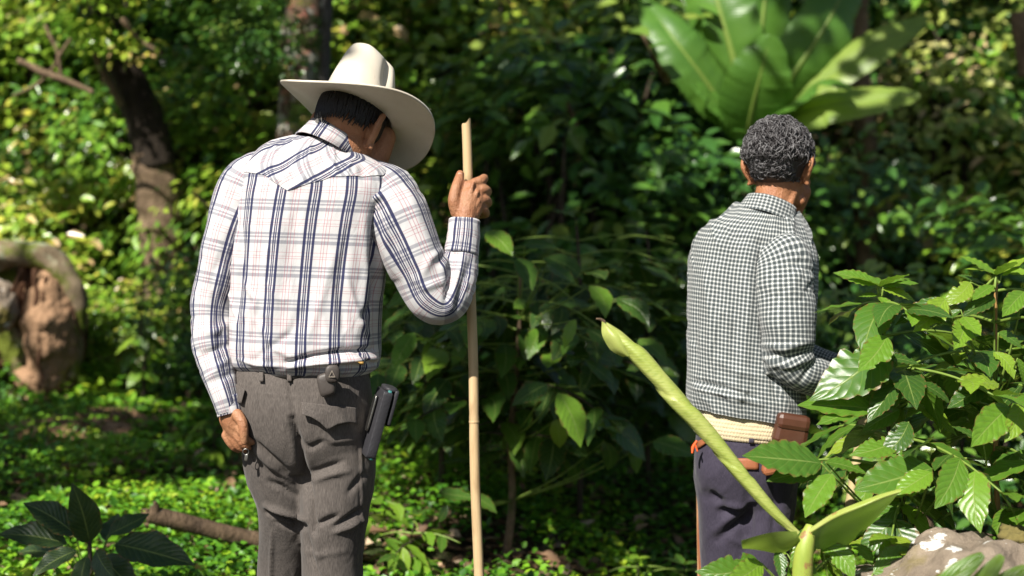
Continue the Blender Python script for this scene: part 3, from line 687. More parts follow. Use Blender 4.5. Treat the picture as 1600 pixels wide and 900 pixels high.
# things he carries
def stick(name, p0, p1, r0, r1, nodes, mat, seed):
    p0, p1 = np.asarray(p0), np.asarray(p1); L = np.linalg.norm(p1-p0); ax = (p1-p0)/L; root = empty(name, p0)
    nv = 160; t = np.linspace(0, 1, nv); wob = SinNoise(1.3, seed, 1, 8)
    d = np.stack([wob(t[:, None]*L), SinNoise(1.3, seed+1, 1, 8)(t[:, None]*L), 0*t], -1)*.0016
    P = (t*L)[:, None]*ax+d; r = r0+(r1-r0)*t
    for nd in nodes: r = r+.0016*np.exp(-((t-nd)*L/.006)**2)-.001*np.exp(-((t-nd)*L/.02)**2)
    nu = 20; a = np.linspace(0, 2*PI, nu, endpoint=False); X = nz(np.cross(ax, [0, 1, .2])); Y = np.cross(ax, X)
    V = P[:, None]+r[:, None, None]*(np.cos(a)[None, :, None]*X+np.sin(a)[None, :, None]*Y)
    V[-1] += ax*(.010*np.cos(a-2.6)+.004*np.sin(a*3))[:, None]          # splintered slanting cut
    V = V.reshape(-1, 3); F = grid_faces(nu, nv, True).tolist(); F.append(list(range(nu))[::-1])
    obj('cane', mesh_np('cane', V, F), mat, root)
    rim = V[-nu:]; c = rim.mean(0); Vc = np.concatenate([rim*.9995+ax*.0004, [c-ax*.002]]); obj('cut_end', mesh_np('cut_end', Vc, [[i, (i+1) % nu, nu] for i in range(nu)]), M['cane_end'], root)
    for nd in nodes:
        i = int(nd*(nv-1)); V2, F2, _ = band(P[i], ax, X, [(r[i]+.0006, r[i]+.0006, -.003), (r[i]+.0016, r[i]+.0016, 0), (r[i]+.0006, r[i]+.0006, .003)], 20)
        obj('node_ring', mesh_np('node_ring', V2, F2), mat, root)
    return root
top = W(728, 193, 3.565); mid = W(748, 900, 3.53); dirn = mid-top; g = top+dirn*((top[2]-tz(mid[0], mid[1]))/(-dirn[2]))
tag(stick('walking_stick', g, top, .0130, .0118, (.12, .306, .545, .78), M['cane'], 5), 'tall dry cane gripped by the man in the wide hat', 'stick')

# phone in its belt case, seen from the side
pc = W(588, 660, 3.395); lz = nz(W(602, 604, 3.395)-W(570, 720, 3.395)); lx = -nz(np.cross(lz, [0, 1, 0])); lx = lx*np.sign(lx[0]); ly = np.cross(lz, lx)
lx2 = nz(lx*.95+ly*.30); ly2 = np.cross(lz, lx2)
ph_root = empty('phone_case', pc); tag(ph_root, 'slim black phone case with teal edges hanging at the grey trousers', 'phone case')
V, F = bbox((0, 0, 0), lx2*.0120, ly2*.041, lz*.082, .13); obj('case_body', mesh_np('case_body', V, F), M['case'], ph_root)
V, F = bbox(lx2*.004, lx2*.0045, ly2*.0385, lz*.0868, .14); obj('phone', mesh_np('phone', V, F), M['teal'], ph_root)
V, F = bbox(lx2*.0215+lz*.045, lx2*.0050, ly2*.036, lz*.044, .16); fl = obj('flap', mesh_np('flap', V, F), M['case'], ph_root)
V, F = bbox(lx2*.009+lz*.0865, lx2*.0172, ly2*.034, lz*.0065, .6); obj('flap_bend', mesh_np('flap_bend', V, F), M['case'], fl)
V, F = bbox(-lx2*.0185+lz*.02, lx2*.003, ly2*.012, lz*.045, .4); obj('belt_clip', mesh_np('belt_clip', V, F), M['metal'], ph_root)
# small snap pouch on the belt
bp = W(514, 592, 3.325); pr = empty('belt_pouch', bp); tag(pr, 'small dark grey leather pouch with round snap flap on the belt', 'pouch')
V, F = bbox((-.006, .003, -.013), (.019, 0, .006), (0, .016, 0), (-.006, 0, .027), .5); obj('pouch_body', mesh_np('pouch_body', V, F), M['pouch'], pr)
V, F = bbox((.010, -.012, .013), (.017, .003, 0), (0, .008, 0), (.000, 0, .021), .7); sf = obj('snap_flap', mesh_np('snap_flap', V, F), M['pouch'], pr)
tri = [(-.007, -.006), (.007, -.006), (.000, .008)]; Vt = []
for k in range(3):
    a, b = np.array(tri[k]), np.array(tri[(k+1) % 3]); Vt.append(chain([np.array([.010+a[0], -.0215, .012+a[1]]), np.array([.010+b[0], -.0215, .012+b[1]])], [.0013, .0013], 6, 4))
V, F = merge(Vt); obj('emblem', mesh_np('emblem', V, F), M['pouch_mark'], sf)
# keys hooked on a finger of the left hand
kr = empty('key_ring', W(384, 706, 3.375)); tag(kr, 'tiny metal keys dangling from the left hand by the trousers', 'keys')
a = np.linspace(0, 2*PI, 20); V, F, _ = tube(np.stack([.007*np.cos(a), 0*a, .007*np.sin(a)], -1), np.full(20, .0012), 6, 40, False); obj('ring', mesh_np('ring', V, F), M['metal'], kr)
V, F = bbox((.001, 0, -.014), (.004, 0, 0), (0, .0012, 0), (.001, 0, .008), .5); obj('key', mesh_np('key', V, F), M['metal'], kr)

# ------------------------------------------------------------------ the second man
K2 = .92                                    # he stands a little nearer than the first estimate of his distance
def V2(a, b, D): return W(a, b, D*K2)
def L4(*r): return [V2(a, b, c) for a, b, c in r]
def ch2(p, r, *a): return chain(p, np.array(r)*K2, *a)
def ring2(py, xl, xr, D, b, e=2.4): return ring(py, xl, xr, D*K2, b*K2, e)
def rows2(R, k): return [tuple(v*K2 if i in k else v for i, v in enumerate(r)) for r in R]
GZ2 = tz(.66, 3.88)
ROOT2 = np.array([.66, 3.88, GZ2])
R2 = rot_m(-.50, -.16, .02)
HEAD2 = V2(1217, 266, 4.24)
b2 = head_parts(HEAD2, R2, 1.06)
b2 += [ch2(L4((1190, 360, 4.22), (1206, 318, 4.225), (1216, 275, 4.235)), [.066, .058, .056], 18), ch2(L4((1240, 300, 4.20), (1228, 335, 4.185)), [.014, .013], 10), ch2(L4((1252, 300, 4.27), (1236, 330, 4.26)), [.03, .034], 10)]
b2 += [ringloft([ring2(690, 1110, 1220, 4.22, .07, 2.2), ring2(620, 1100, 1232, 4.22, .09, 2.3), ring2(480, 1100, 1246, 4.22, .095, 2.3), ring2(390, 1125, 1245, 4.22, .08, 2.2), ring2(345, 1165, 1225, 4.22, .05, 2)])]
b2 += [ch2(L4((1205, 400, 4.16), (1226, 430, 4.10), (1228, 500, 4.08), (1232, 566, 4.08)), [.05, .045, .042, .038], 14), ch2(L4((1232, 566, 4.08), (1280, 588, 4.14), (1340, 606, 4.22)), [.038, .034, .026], 14)]
b2 += [ch2(L4((1110, 395, 4.30), (1120, 440, 4.40), (1165, 520, 4.50)), [.05, .042, .036], 14), ch2(L4((1165, 520, 4.50), (1230, 550, 4.46), (1300, 578, 4.40), (1350, 575, 4.36)), [.034, .030, .025, .022], 14)]
b2 += [ch2(L4((1118, 720, 4.24), (1125, 860, 4.26), (1130, 1010, 4.28), (1130, 1180, 4.30)), [.055, .055, .045, .036], 14), ch2(L4((1200, 720, 4.22), (1188, 860, 4.24), (1180, 1010, 4.28), (1178, 1180, 4.28)), [.055, .055, .045, .036], 14)]
# right hand round the pole
b2.append(ch2(L4((1338, 606, 4.22), (1352, 607, 4.235), (1362, 605, 4.25)), [.024, .026, .022], 12))
for k in range(4):
    y = 590+10*k; b2.append(ch2(L4((1358, y+2, 4.235), (1369, y, 4.225), (1379, y, 4.245), (1380, y+2, 4.28), (1370, y+2, 4.295)), [.0115, .0115, .011, .010, .009], 10, 26))
b2.append(ch2(L4((1350, 596, 4.25), (1358, 585, 4.262), (1366, 576, 4.272)), [.013, .012, .010], 10, 18))
# left hand resting on the pole
b2.append(ch2(L4((1350, 575, 4.36), (1362, 574, 4.34), (1370, 580, 4.33)), [.024, .024, .02], 12))
for k in range(4): b2.append(ch2(L4((1366, 566+9*k, 4.335), (1380, 566+9*k, 4.31), (1384, 568+9*k, 4.285)), [.010, .0095, .008], 10, 16))
b2.append(ch2(L4((1356, 556, 4.36), (1364, 547, 4.33), (1369, 542, 4.31)), [.012, .011, .009], 10, 16))
person2 = obj('person', voxel_union('person', b2, .0042, 3, .5), M['skin2'])
set_v(person2.data, get_v(person2.data)-ROOT2); person2.location = ROOT2.tolist()
tag(person2, 'bareheaded man with greying curly hair in small black-and-white check shirt', 'person')
T2 = Torso(rows2([(648, 1078, 1254, 4.22, .140, 2.4), (634, 1075, 1257, 4.22, .143, 2.4), (600, 1074, 1257, 4.22, .142, 2.4), (540, 1074, 1262, 4.22, .138, 2.4), (480, 1076, 1268, 4.22, .138, 2.4), (420, 1082, 1274, 4.22, .132, 2.4),
            (384, 1092, 1276, 4.22, .122, 2.3), (358, 1112, 1268, 4.225, .106, 2.2), (340, 1134, 1258, 4.225, .088, 2.1), (324, 1152, 1246, 4.23, .072, 2.0)], (3, 4)), tilt=-.16, aref=.185, bref=.13)
s2 = T2.mesh('shirt', 240, 180)
SH2 = [([(1100, 420), (1112, 500), (1105, 590)], 8, .006), ([(1140, 400), (1150, 500), (1140, 600)], 9, -.006), ([(1165, 380), (1170, 470), (1162, 580)], 8, .006), ([(1188, 380), (1190, 450), (1196, 540), (1215, 620)], 7, -.014), ([(1120, 560), (1150, 580), (1190, 590)], 8, .004),
       ([(1085, 595), (1130, 605), (1180, 622)], 4, -.007), ([(1085, 606), (1130, 616), (1190, 632)], 5, .007), ([(1215, 600), (1225, 620), (1235, 640)], 6, .008), ([(1090, 470), (1085, 530), (1090, 580)], 7, -.006), ([(1125, 340), (1150, 372), (1210, 385)], 5, -.003)]
fold(s2, [(a, b*.85, c*1.3) for a, b, c in SH2], .005, 5.5, 31, (1.5, 1, .5), True, .007)
shirt2 = put('shirt', s2, M['check'], person2)
SR2 = rows2([(1205, 385, 4.17, .060), (1222, 410, 4.13, .080), (1228, 460, 4.10, .084), (1230, 515, 4.085, .079), (1233, 556, 4.08, .072), (1246, 577, 4.085, .062), (1268, 585, 4.11, .056), (1300, 596, 4.165, .050), (1326, 603, 4.205, .042), (1338, 606, 4.222, .034)], (2, 3))
sleeve('sleeve', SR2, person2, M['check'], 80, 190, L=[([(1195, 540), (1225, 545), (1262, 535)], 6, -.010), ([(1200, 553), (1230, 560), (1264, 548)], 5, .008), ([(1205, 570), (1235, 572), (1268, 560)], 5, -.008), ([(1240, 400), (1262, 430), (1270, 470)], 8, .006), ([(1200, 430), (1215, 480), (1220, 530)], 8, -.005), ([(1250, 600), (1262, 580), (1275, 565)], 5, .007)], noise=.005, seed=18, ref=(-1, -.3, 0), fine=.006).parent = shirt2
SL2 = rows2([(1120, 385, 4.27, .060), (1108, 410, 4.33, .068), (1118, 455, 4.41, .062), (1165, 515, 4.50, .056), (1230, 548, 4.46, .054), (1296, 575, 4.41, .048), (1325, 578, 4.38, .042), (1345, 576, 4.365, .036)], (2, 3))
sleeve('sleeve', SL2, person2, M['check'], 64, 130, seed=19).parent = shirt2
cuff(rows2([(1318, 601, 4.195, .043), (1332, 604, 4.214, .042), (1344, 606, 4.228, .039)], (2, 3)), person2, shirt2, M['check'])
nb = V2(1200, 334, 4.222); nax = V2(1216, 280, 4.235)-V2(1196, 340, 4.218)
V, F, uv = band(nb, nax, np.array([1., 0, 0]), [(.063, .061, .0), (.065, .063, .018), (.065, .064, .032), (.069, .068, .036), (.072, .072, .031), (.079, .080, .010), (.087, .087, -.016)], 90)
cme = mesh_np('collar', V, F, uv); fold(cme, (), .0025, 9, 15); put('collar', cme, M['check'], person2).parent = shirt2
# knitted sweater showing below the shirt: rows of stitches in relief
T2b = Torso(rows2([(684, 1090, 1240, 4.22, .122, 2.4), (676, 1087, 1242, 4.22, .126, 2.4), (650, 1088, 1244, 4.22, .125, 2.4), (612, 1090, 1244, 4.22, .120, 2.4), (560, 1090, 1244, 4.22, .12, 2.4)], (3, 4)), tilt=-.10)
nu_, nv_ = 420, 90; TH, Vv = np.meshgrid(np.linspace(-PI, PI, nu_), np.linspace(0, 1, nv_)); P = T2b.P(TH, Vv).reshape(-1, 3)
kme = mesh_np('sweater', P, grid_faces(nu_, nv_)); N = get_n(kme); N *= -np.sign(N[:, 1:2]*np.cos(TH.reshape(-1, 1))+1e-9)*np.sign(1)
uvk = T2b.uv(TH, Vv).reshape(-1, 2); row = uvk[:, 1]/.0105; colk = uvk[:, 0]/.0105
st = np.abs(np.sin(PI*row))**.7*.0024+np.abs(np.sin(PI*(colk+.5*np.floor(row))))**.8*.0022
outw = nz(P-np.stack([np.full(len(P), T2b.K[2, 0]), np.full(len(P), 4.22*K2), P[:, 2]], -1))
set_v(kme, P+outw*(st+.002*SinNoise(4, 40)(P))[:, None]); put('sweater', kme, M['knit'], person2)
tp = [ringloft([ring2(800, 1110, 1225, 4.22, .07), ring2(775, 1096, 1238, 4.22, .105), ring2(735, 1086, 1244, 4.22, .130), ring2(700, 1088, 1244, 4.22, .128), ring2(668, 1092, 1240, 4.22, .118)], 48, 36)]
tp += [ch2(L4((1128, 740, 4.23), (1134, 800, 4.235), (1137, 870, 4.245), (1136, 960, 4.26), (1134, 1160, 4.29)), [.086, .084, .078, .068, .064], 22, 40), ch2(L4((1200, 740, 4.215), (1196, 800, 4.21), (1190, 870, 4.21), (1184, 960, 4.24), (1180, 1160, 4.27)), [.088, .084, .078, .068, .064], 22, 40)]
t2 = voxel_union('trousers', tp, .006, 6, .5)
TR2 = [([(1106, 770), (1118, 780), (1135, 795)], 7, -.016), ([(1118, 790), (1140, 790), (1175, 795)], 5, .010), ([(1125, 800), (1150, 800), (1180, 790)], 5, -.014), ([(1120, 845), (1150, 820), (1180, 797)], 6, -.012), ([(1115, 830), (1145, 805), (1175, 785)], 6, .009),
       ([(1205, 740), (1212, 790), (1208, 850)], 6, -.010), ([(1090, 740), (1100, 790), (1105, 850)], 7, .004), ([(1086, 692), (1140, 694), (1190, 700)], 1.5, .002), ([(1168, 760), (1172, 820), (1165, 880)], 7, -.010), ([(1140, 840), (1160, 850), (1190, 845)], 6, .006)]
fold(t2, TR2, .0028, 5, 41, (1.3, 1, .7), True, .002)
t2b = bvh_of(t2); trs2 = put('trousers', t2, M['navy'], person2)
V, F = drape(t2b, ((1146, 716), (1185, 716), [(1147, 733), (1185, 734)]), .003, 8, 5, .003); put('leather_patch', mesh_np('leather_patch', V, F), M['tan_leather'], person2).parent = trs2
V, F = drape(t2b, ((1170, 672), (1179, 672), [(1170, 692), (1178, 692)]), .008, 4, 6, .004); put('belt_loop', mesh_np('belt_loop', V, F), M['navy'], person2).parent = trs2
for r_ in ([(1088, 700), (1100, 688), (1120, 676), (1145, 670)],):      # thin tan strap round the waist
    V, F = drape(t2b, ((1088, 690), (1145, 667), [(1090, 702), (1118, 681), (1146, 673)]), .006, 14, 4, .004); put('strap', mesh_np('strap', V, F), M['tan_leather'], person2)
V, F = drape(t2b, ((1178, 676), (1204, 678), [(1178, 687), (1204, 690)]), .006, 8, 4, .004); put('belt', mesh_np('belt', V, F), M['black_leather'], person2)
for (x, D, yaw) in ((1134, 4.29, -.4), (1180, 4.27, -.5)):
    c = V2(x, 1180, D); gz = tz(c[0], c[1]); f = np.array([math.sin(-yaw), math.cos(yaw), 0])
    pr_ = [ch2([np.array([c[0], c[1]-.02, gz+.20]), np.array([c[0], c[1]-.02, gz+.05])], [.045, .046], 14), ch2([np.array([c[0], c[1]-.03, gz+.045]), np.array([c[0], c[1], gz+.045])+f*.09, np.array([c[0], c[1], gz+.036])+f*.18], [.042, .045, .034], 14)]
    put('boot', voxel_union('boot', pr_, .008, 3), M['sole'], person2)
# curly hair: a scalp and a few hundred locks
hp = [ellip(HEAD2+R2@np.array([0, -.016, .038]), (.084, .100, .094), R2, 40, 28)]
hp2 = []
for k in range(4600):
    d = nz(rng.normal(size=3)); d[1] = d[1]-.25; d = nz(d)
    if d[2] < -.66+.12*math.sin(k) or (d[1] > .62): continue
    if d[2] < -.12 and abs(d[0]) > .74: continue
    p = np.array([0, -.016, .036])+d*np.array([.083, .100, .096]); t1 = nz(np.cross(d, rng.normal(size=3))); down = np.array([.2, -.2, -1.]); t1 = nz(t1*.8+1.0*(down-d*(down@d))); n2 = np.cross(d, t1)
    L_ = rng.uniform(.020, .055)*(1 if d[2] > -.3 else .6); w = rng.uniform(.003, .008); lift = rng.uniform(.003, .024)**1.0*(1 if d[2] > -.2 else .35); pts = []; f0 = rng.uniform(3, 6.5)
    for j in range(7):
        s = j/6; pts.append(HEAD2+R2@(p+d*(-.004+lift*math.sin(PI*min(1, s*1.1)))+t1*L_*(s-.35)+n2*w*math.sin(s*f0+k)))
    (hp if k % 5 in (0, 2, 4) else hp2).append(chain(pts, np.array([.0006, .0012, .0013, .0012, .0010, .0007, .0003])*rng.uniform(.7, 1.3), 4, 9))
V, F = merge(hp); put('hair', mesh_np('hair', V, F), M['hair2'], person2)
V, F = merge(hp2); put('grey_hair', mesh_np('grey_hair', V, F), plain('grey curls', (.15, .145, .15), .4, .5, 120), person2)['kind'] = 'stuff'
# leather sheath at the right hip, hanging machete sheath behind the leg, pole
def slab(name, pts, D, thick, mat, parent, dy=0.0):
    P = [V2(x, y, D) for x, y in pts]; n = len(P); V = np.array([p+[0, -thick/2, 0] for p in P]+[p+[0, thick/2, 0] for p in P])-np.array(parent.location)
    F = [list(range(n)), list(range(n, 2*n))[::-1]]+[[i, i+n, (i+1) % n+n, (i+1) % n] for i in range(n)]
    me = bpy.data.meshes.new(name); me.from_pydata(V.tolist(), [], F); me.update(); o = obj(name, me, mat, parent)
    bv = o.modifiers.new('b', 'BEVEL'); bv.width = thick*.3; bv.segments = 2; bv.limit_method = 'ANGLE'
    return o
shr = empty('leather_pouch', V2(1230, 690, 4.06)); tag(shr, 'flat brown leather sheath at the hip of the check-shirted man', 'sheath')
slab('sheath_body', [(1216, 644), (1266, 652), (1258, 705), (1204, 690)], 4.06, .045, M['brown_leather'], shr)
slab('sheath_flap', [(1215, 643), (1267, 651), (1263, 676), (1211, 668)], 4.052, .044, M['brown_leather'], shr)
slab('sheath_tip', [(1202, 692), (1240, 700), (1222, 738), (1194, 744), (1189, 735)], 4.055, .030, M['tan_leather'], shr)
ms = empty('machete', V2(1096, 760, 4.33)); tag(ms, 'long machete in a tan leather scabbard hanging behind dark trousers', 'machete')
slab('scabbard', [(1091, 770), (1106, 760), (1110, 850), (1103, 930), (1094, 930), (1090, 850)], 4.33, .016, M['tan_leather'], ms)
slab('blade_edge', [(1088, 765), (1092, 765), (1094, 925), (1090, 925)], 4.335, .008, plain('worn cane wood', (.40, .22, .11), .5, .4, 30), ms)
cd = empty('cord_tassel', V2(1086, 700, 4.12)); tag(cd, 'short bright orange cord knotted at the waist strap', 'cord')
V, F = merge([ch2([V2(1088, 690, 4.12)-V2(1086, 700, 4.12), np.array([-.006, 0, .0]), np.array([-.008, -.004, -.012])], [.004, .005, .003], 8), ch2([np.array([.0, 0, .012]), np.array([.006, -.003, -.008])], [.003, .0025], 8)]); obj('cord', mesh_np('cord', V, F), M['orange'], cd)
pt = V2(1379, 472, 4.30); pb = V2(1352, 640, 4.26); dd = pb-pt; pg = pt+dd*((pt[2]-tz(.9, 3.9))/(-dd[2]))
tag(stick('wooden_pole', pg, pt, .0150, .0135, (.4, .7), plain('pale stripped wood', (.42, .34, .17), .6, .4, 25, .2), 15), 'pale wooden pole held by the bareheaded man, half hidden in leaves', 'pole')

# ------------------------------------------------------------------ foliage: leaf shapes
def leaf_mesh(name, width=.42, nx=5, ny=10, fold_=.18, droop=.25, wave=.05, waves=5, seed=0, tipp=1.0, bite=0):
    """unit leaf along +Y, base at the origin, upper side +Z"""
    r = np.random.default_rng(seed); t = np.linspace(0, 1, ny); u = np.linspace(-1, 1, nx)
    w = width/2*(np.sin(PI*t**.82)**.85)*(1-.35*sstep(.78, 1, t)*tipp)+.006
    U, T = np.meshgrid(u, t); Wd = np.repeat(w[:, None], nx, 1)
    ph = r.uniform(0, 6, 2)
    edge = np.abs(U)**2; k = np.where(U < 0, np.sin(2*PI*waves*T+ph[0]), np.sin(2*PI*waves*T+ph[1]))
    Wd = Wd*(1+.06*edge*np.roll(k, 1, 0)*np.sin(PI*T))
    if bite:
        for _ in range(bite):
            tb = r.uniform(.25, .8); sd = r.choice([-1, 1]); Wd = np.where((np.sign(U) == sd) & (np.abs(T-tb) < .08), Wd*(1-.35*edge), Wd)
    X = U*Wd; Y = T-.10*droop*T**2; Z = fold_*np.abs(X)-droop*T**2*.6+wave*edge*k*np.sin(PI*T)+.03*r.normal()*X
    X = X+.06*r.normal()*np.sin(PI*T*.9)
    V = np.stack([X, Y, Z], -1).reshape(-1, 3); uv = np.stack([.5+U/2, T], -1).reshape(-1, 2)
    pet = np.array([[-.008, -.10, .0], [.008, -.10, .0], [.008, .02, .004], [-.008, .02, .004]])
    return mesh_np(name, V, grid_faces(nx, ny), uv)
COFFEE = [leaf_mesh('coffee_leaf', .38+.03*i, 5, 13, .22-.04*i, .12+.14*i, .022, 3+i*.5, i, 1.0, 0) for i in range(5)]
COFFEE_FINE = [leaf_mesh('coffee_leaf_large', .41+.03*i, 9, 26, .20-.03*i, .10+.12*i, .020, 5+i, 20+i, 1.0, i % 2) for i in range(4)]
BROAD = [leaf_mesh('broad_leaf', .52, 7, 14, .25, .25+.1*i, .03, 3, 40+i) for i in range(2)]
def with_mat(meshes, mat):
    out = []
    for m in meshes:
        c = m.copy(); c.materials.clear(); c.materials.append(mat); out.append(c)
    return out
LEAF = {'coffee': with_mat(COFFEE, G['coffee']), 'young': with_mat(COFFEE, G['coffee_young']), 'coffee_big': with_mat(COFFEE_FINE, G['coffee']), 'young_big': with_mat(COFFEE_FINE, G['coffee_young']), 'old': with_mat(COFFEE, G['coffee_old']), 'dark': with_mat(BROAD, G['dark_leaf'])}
def put_leaf(root, base, tip, up=(0, -.35, 1), kind='coffee', width=1.0, var=None):
    base = np.asarray(base, float); tip = np.asarray(tip, float); y = tip-base; L = np.linalg.norm(y); y = y/L
    z = np.asarray(up, float); z = z-y*(z@y); z = nz(z); x = np.cross(y, z)
    me = LEAF[kind][random.randrange(len(LEAF[kind])) if var is None else var]
    o = bpy.data.objects.new('leaf', me); C.objects.link(o); o.parent = root
    m = Matrix(((x[0]*L*width, y[0]*L, z[0]*L, 0), (x[1]*L*width, y[1]*L, z[1]*L, 0), (x[2]*L*width, y[2]*L, z[2]*L, 0), (0, 0, 0, 1)))
    b = base-np.array(root.location); m.translation = Vector(b.tolist()); o.matrix_local = m
    return o
def twig(root, pts, r0, r1, mat, name='branch', nu=6):
    V, F, uv = tube(np.asarray(pts)-np.array(root.location), np.linspace(r0, r1, len(pts)), nu, 4*len(pts))
    return obj(name, mesh_np(name, V, F), mat, root)
def coffee_shrub(base, top, label, cat, n_nodes, blen, leaf, seed, kinds=('coffee',), group=None, name='coffee_shrub', max_leaves=230, stem_r=.012, low=.3, avoid=None, stem_mat=None, gap=.085):
    r = np.random.default_rng(seed); base = np.asarray(base, float); top = np.asarray(top, float); root = empty(name, base); tag(root, label, cat, group)
    H = np.linalg.norm(top-base); path = [base+(top-base)*t+np.array([r.normal(0, .012), r.normal(0, .012), 0])*(0 < t < 1) for t in np.linspace(0, 1, 6)]
    twig(root, path, stem_r, stem_r*.35, stem_mat or M['twig'], 'stem', 8); cnt = 0; ang = r.uniform(0, 3)
    stem = lambda t: cubic(np.linspace(0, 1, 6), np.array(path), np.array(t))
    for i in range(n_nodes):
        t = low+(1-low)*(i+.5)/n_nodes; p = stem(t); prof = math.sin(PI*min(1, .18+.82*(1-t)/(1-low)))**.6 if t < .97 else .3
        ang += PI/2+r.normal(0, .25)
        for sd in (0, PI):
            a = ang+sd; d = np.array([math.cos(a), math.sin(a), r.uniform(.1, .35)]); L = blen*max(.25, prof)*r.uniform(.7, 1.15)
            pts = [p+d*L*s+np.array([0, 0, -.30*L*s*s]) for s in (0, .35, .7, 1)]
            if avoid is not None and avoid(pts[-1]): continue
            twig(root, pts, .0045, .002, M['petiole'] if t > .6 else M['twig'])
            m = max(2, int(L/gap))
            for j in range(m+1):
                s = (j+.7)/(m+.7); q = p+d*L*s+np.array([0, 0, -.30*L*s*s]); out = nz(np.array([d[0], d[1], 0])); sidev = np.array([-out[1], out[0], 0])
                for k in (-1, 1):
                    if cnt >= max_leaves or r.random() < .08: continue
                    ld = nz(out*r.uniform(.35, .9)+sidev*k*r.uniform(.5, .9)+np.array([0, 0, r.uniform(-.75, .15)])) if j < m else nz(out+sidev*k*.4+np.array([0, 0, r.uniform(-.3, .4)]))
                    ll = leaf*r.uniform(.65, 1.15)*(1 if j < m else .7); tipp = q+ld*ll
                    if avoid is not None and avoid(tipp): continue
                    put_leaf(root, q, tipp, np.array([r.normal(0, .3), r.normal(-.1, .3), 1]), kinds[0] if r.random() < .75 else kinds[-1]); cnt += 1
    for k in range(4):          # crown tip
        a = ang+k*PI/2; ld = nz(np.array([math.cos(a), math.sin(a), .55])); put_leaf(root, top, top+ld*leaf*r.uniform(.4, .75), (0, -.2, 1), kinds[-1])
    root['stem_pts'] = 0
    root['_n'] = cnt; del root['stem_pts']; del root['_n']
    return root, path
def key_leaves(root, path, L, D0, kind, wid=1.0, up=(0, -.6, 1), twigs=True):
    """leaves placed one by one: (base px, base py, tip px, tip py, D base, D tip [, kind [, up]])"""
    path = np.array(path)
    for row in L:
        x0, y0, x1, y1, d0, d1 = row[:6]; kd = row[6] if len(row) > 6 else kind; u = row[7] if len(row) > 7 else up
        b, t = W(x0, y0, D0+d0), W(x1, y1, D0+d1); put_leaf(root, b, t, np.array(u)+rng.normal(0, .12, 3), kd, wid*rng.uniform(.9, 1.1))
        if twigs:
            c = path-b; c[:, 2] += .12; s = path[np.argmin(np.linalg.norm(c, axis=1))]; m = (s+b)/2+np.array([0, 0, -.02]); twig(root, [s, m, b], .0038, .0018, M['petiole'])

def leaf_cloud(P, Dr, Nn, L, wr=.42, rnd=None, fold_=.12, seed=0):
    """many simple folded leaves as one mesh: base points, directions, normals, lengths"""
    n = len(P); Dr = nz(Dr); Nn = nz(Nn-Dr*(Nn*Dr).sum(-1, keepdims=True)); S = np.cross(Dr, Nn); L = L[:, None]; w = L*wr*.5
    m = P+Dr*L*.48-Nn*L*fold_*.4; t = P+Dr*L-Nn*L*.12
    l1 = P+Dr*L*.34+S*w+Nn*L*fold_*.5; r1 = P+Dr*L*.34-S*w+Nn*L*fold_*.5; l2 = P+Dr*L*.70+S*w*.78+Nn*L*fold_*.25; r2 = P+Dr*L*.70-S*w*.78+Nn*L*fold_*.25
    V = np.stack([P, m, t, l1, r1, l2, r2], 1).reshape(-1, 3); i = (np.arange(n)*7)[:, None]
    F = np.concatenate([i+np.array(f)[None] for f in ((0, 4, 1), (0, 1, 3), (1, 4, 6), (1, 6, 2), (1, 2, 5), (1, 5, 3))], 0)
    rnd = np.random.default_rng(seed).random(n) if rnd is None else rnd
    return V, F, np.repeat(rnd, 7)
def crown_cloud(seed, rx, ry, rz, nclump, per, leaf, shell=.55, clump_r=.15):
    r = np.random.default_rng(seed); c = nz(r.normal(size=(nclump, 3)))*(shell+(1-shell)*r.random((nclump, 1))**.5)*np.array([rx, ry, rz])
    c *= (1+.25*SinNoise(.9, seed+3)(c))[:, None]
    tone = np.clip(.66+.36*SinNoise(.55, seed+1)(c)+r.normal(0, .16, nclump), 0, 1)
    P = np.repeat(c, per, 0)+r.normal(0, clump_r, (nclump*per, 3))*np.array([1.25, 1.25, .5]); out = nz(P/np.array([rx, ry, rz]))
    Dr = nz(out*.5+r.normal(0, .6, P.shape)+np.array([0, 0, -.35])); Nn = nz(out*.35+np.array([0, 0, .6])+np.array([-.45, -.75, .75])+r.normal(0, .40, P.shape)); Dr = nz(Dr-Nn*(Dr*Nn).sum(-1, keepdims=True)*.9)
    L = leaf*r.uniform(.55, 1.25, len(P)); rn = np.clip(np.repeat(tone, per)*.8+r.random(len(P))*.35-.05, 0, 1)
    return leaf_cloud(P, Dr, Nn, L, r.uniform(.36, .56, (len(P), 1)), rn)
def crown_branches(seed, rx, ry, rz, n=9):
    r = np.random.default_rng(seed+99); parts = []
    for k in range(n):
        d = nz(r.normal(size=3)+np.array([0, 0, .5])); e = d*np.array([rx, ry, rz])*.85; b = np.array([0, 0, -rz])
        parts.append(tube([b, b*.4+e*.35+r.normal(0, .06, 3), e], [.028, .018, .006], 5, 8)[:2])
    return merge(parts)
BUSH = []
for k, (rx, ry, rz, nc, per, lf, mt) in enumerate(((.85, .75, .75, 46, 40, .13, 'bush'), (.95, .8, .62, 50, 42, .11, 'bush'), (.7, .7, .95, 46, 40, .135, 'bush_dark'), (.9, .8, .8, 46, 42, .12, 'bush_dark'), (.85, .7, .7, 46, 46, .105, 'bush_pale'), (.75, .7, .9, 40, 32, .17, 'bush'), (.7, .7, .8, 36, 32, .18, 'bush_dark'))):
    V, F, rn = crown_cloud(100+k, rx, ry, rz, nc, per, lf); me = mesh_np('crown', V, F, None, rn, False); me.materials.append(G[mt])
    Vb, Fb = crown_branches(100+k, rx, ry, rz); mb = mesh_np('branches', Vb, Fb); mb.materials.append(M['twig']); BUSH.append((me, mb, rz))
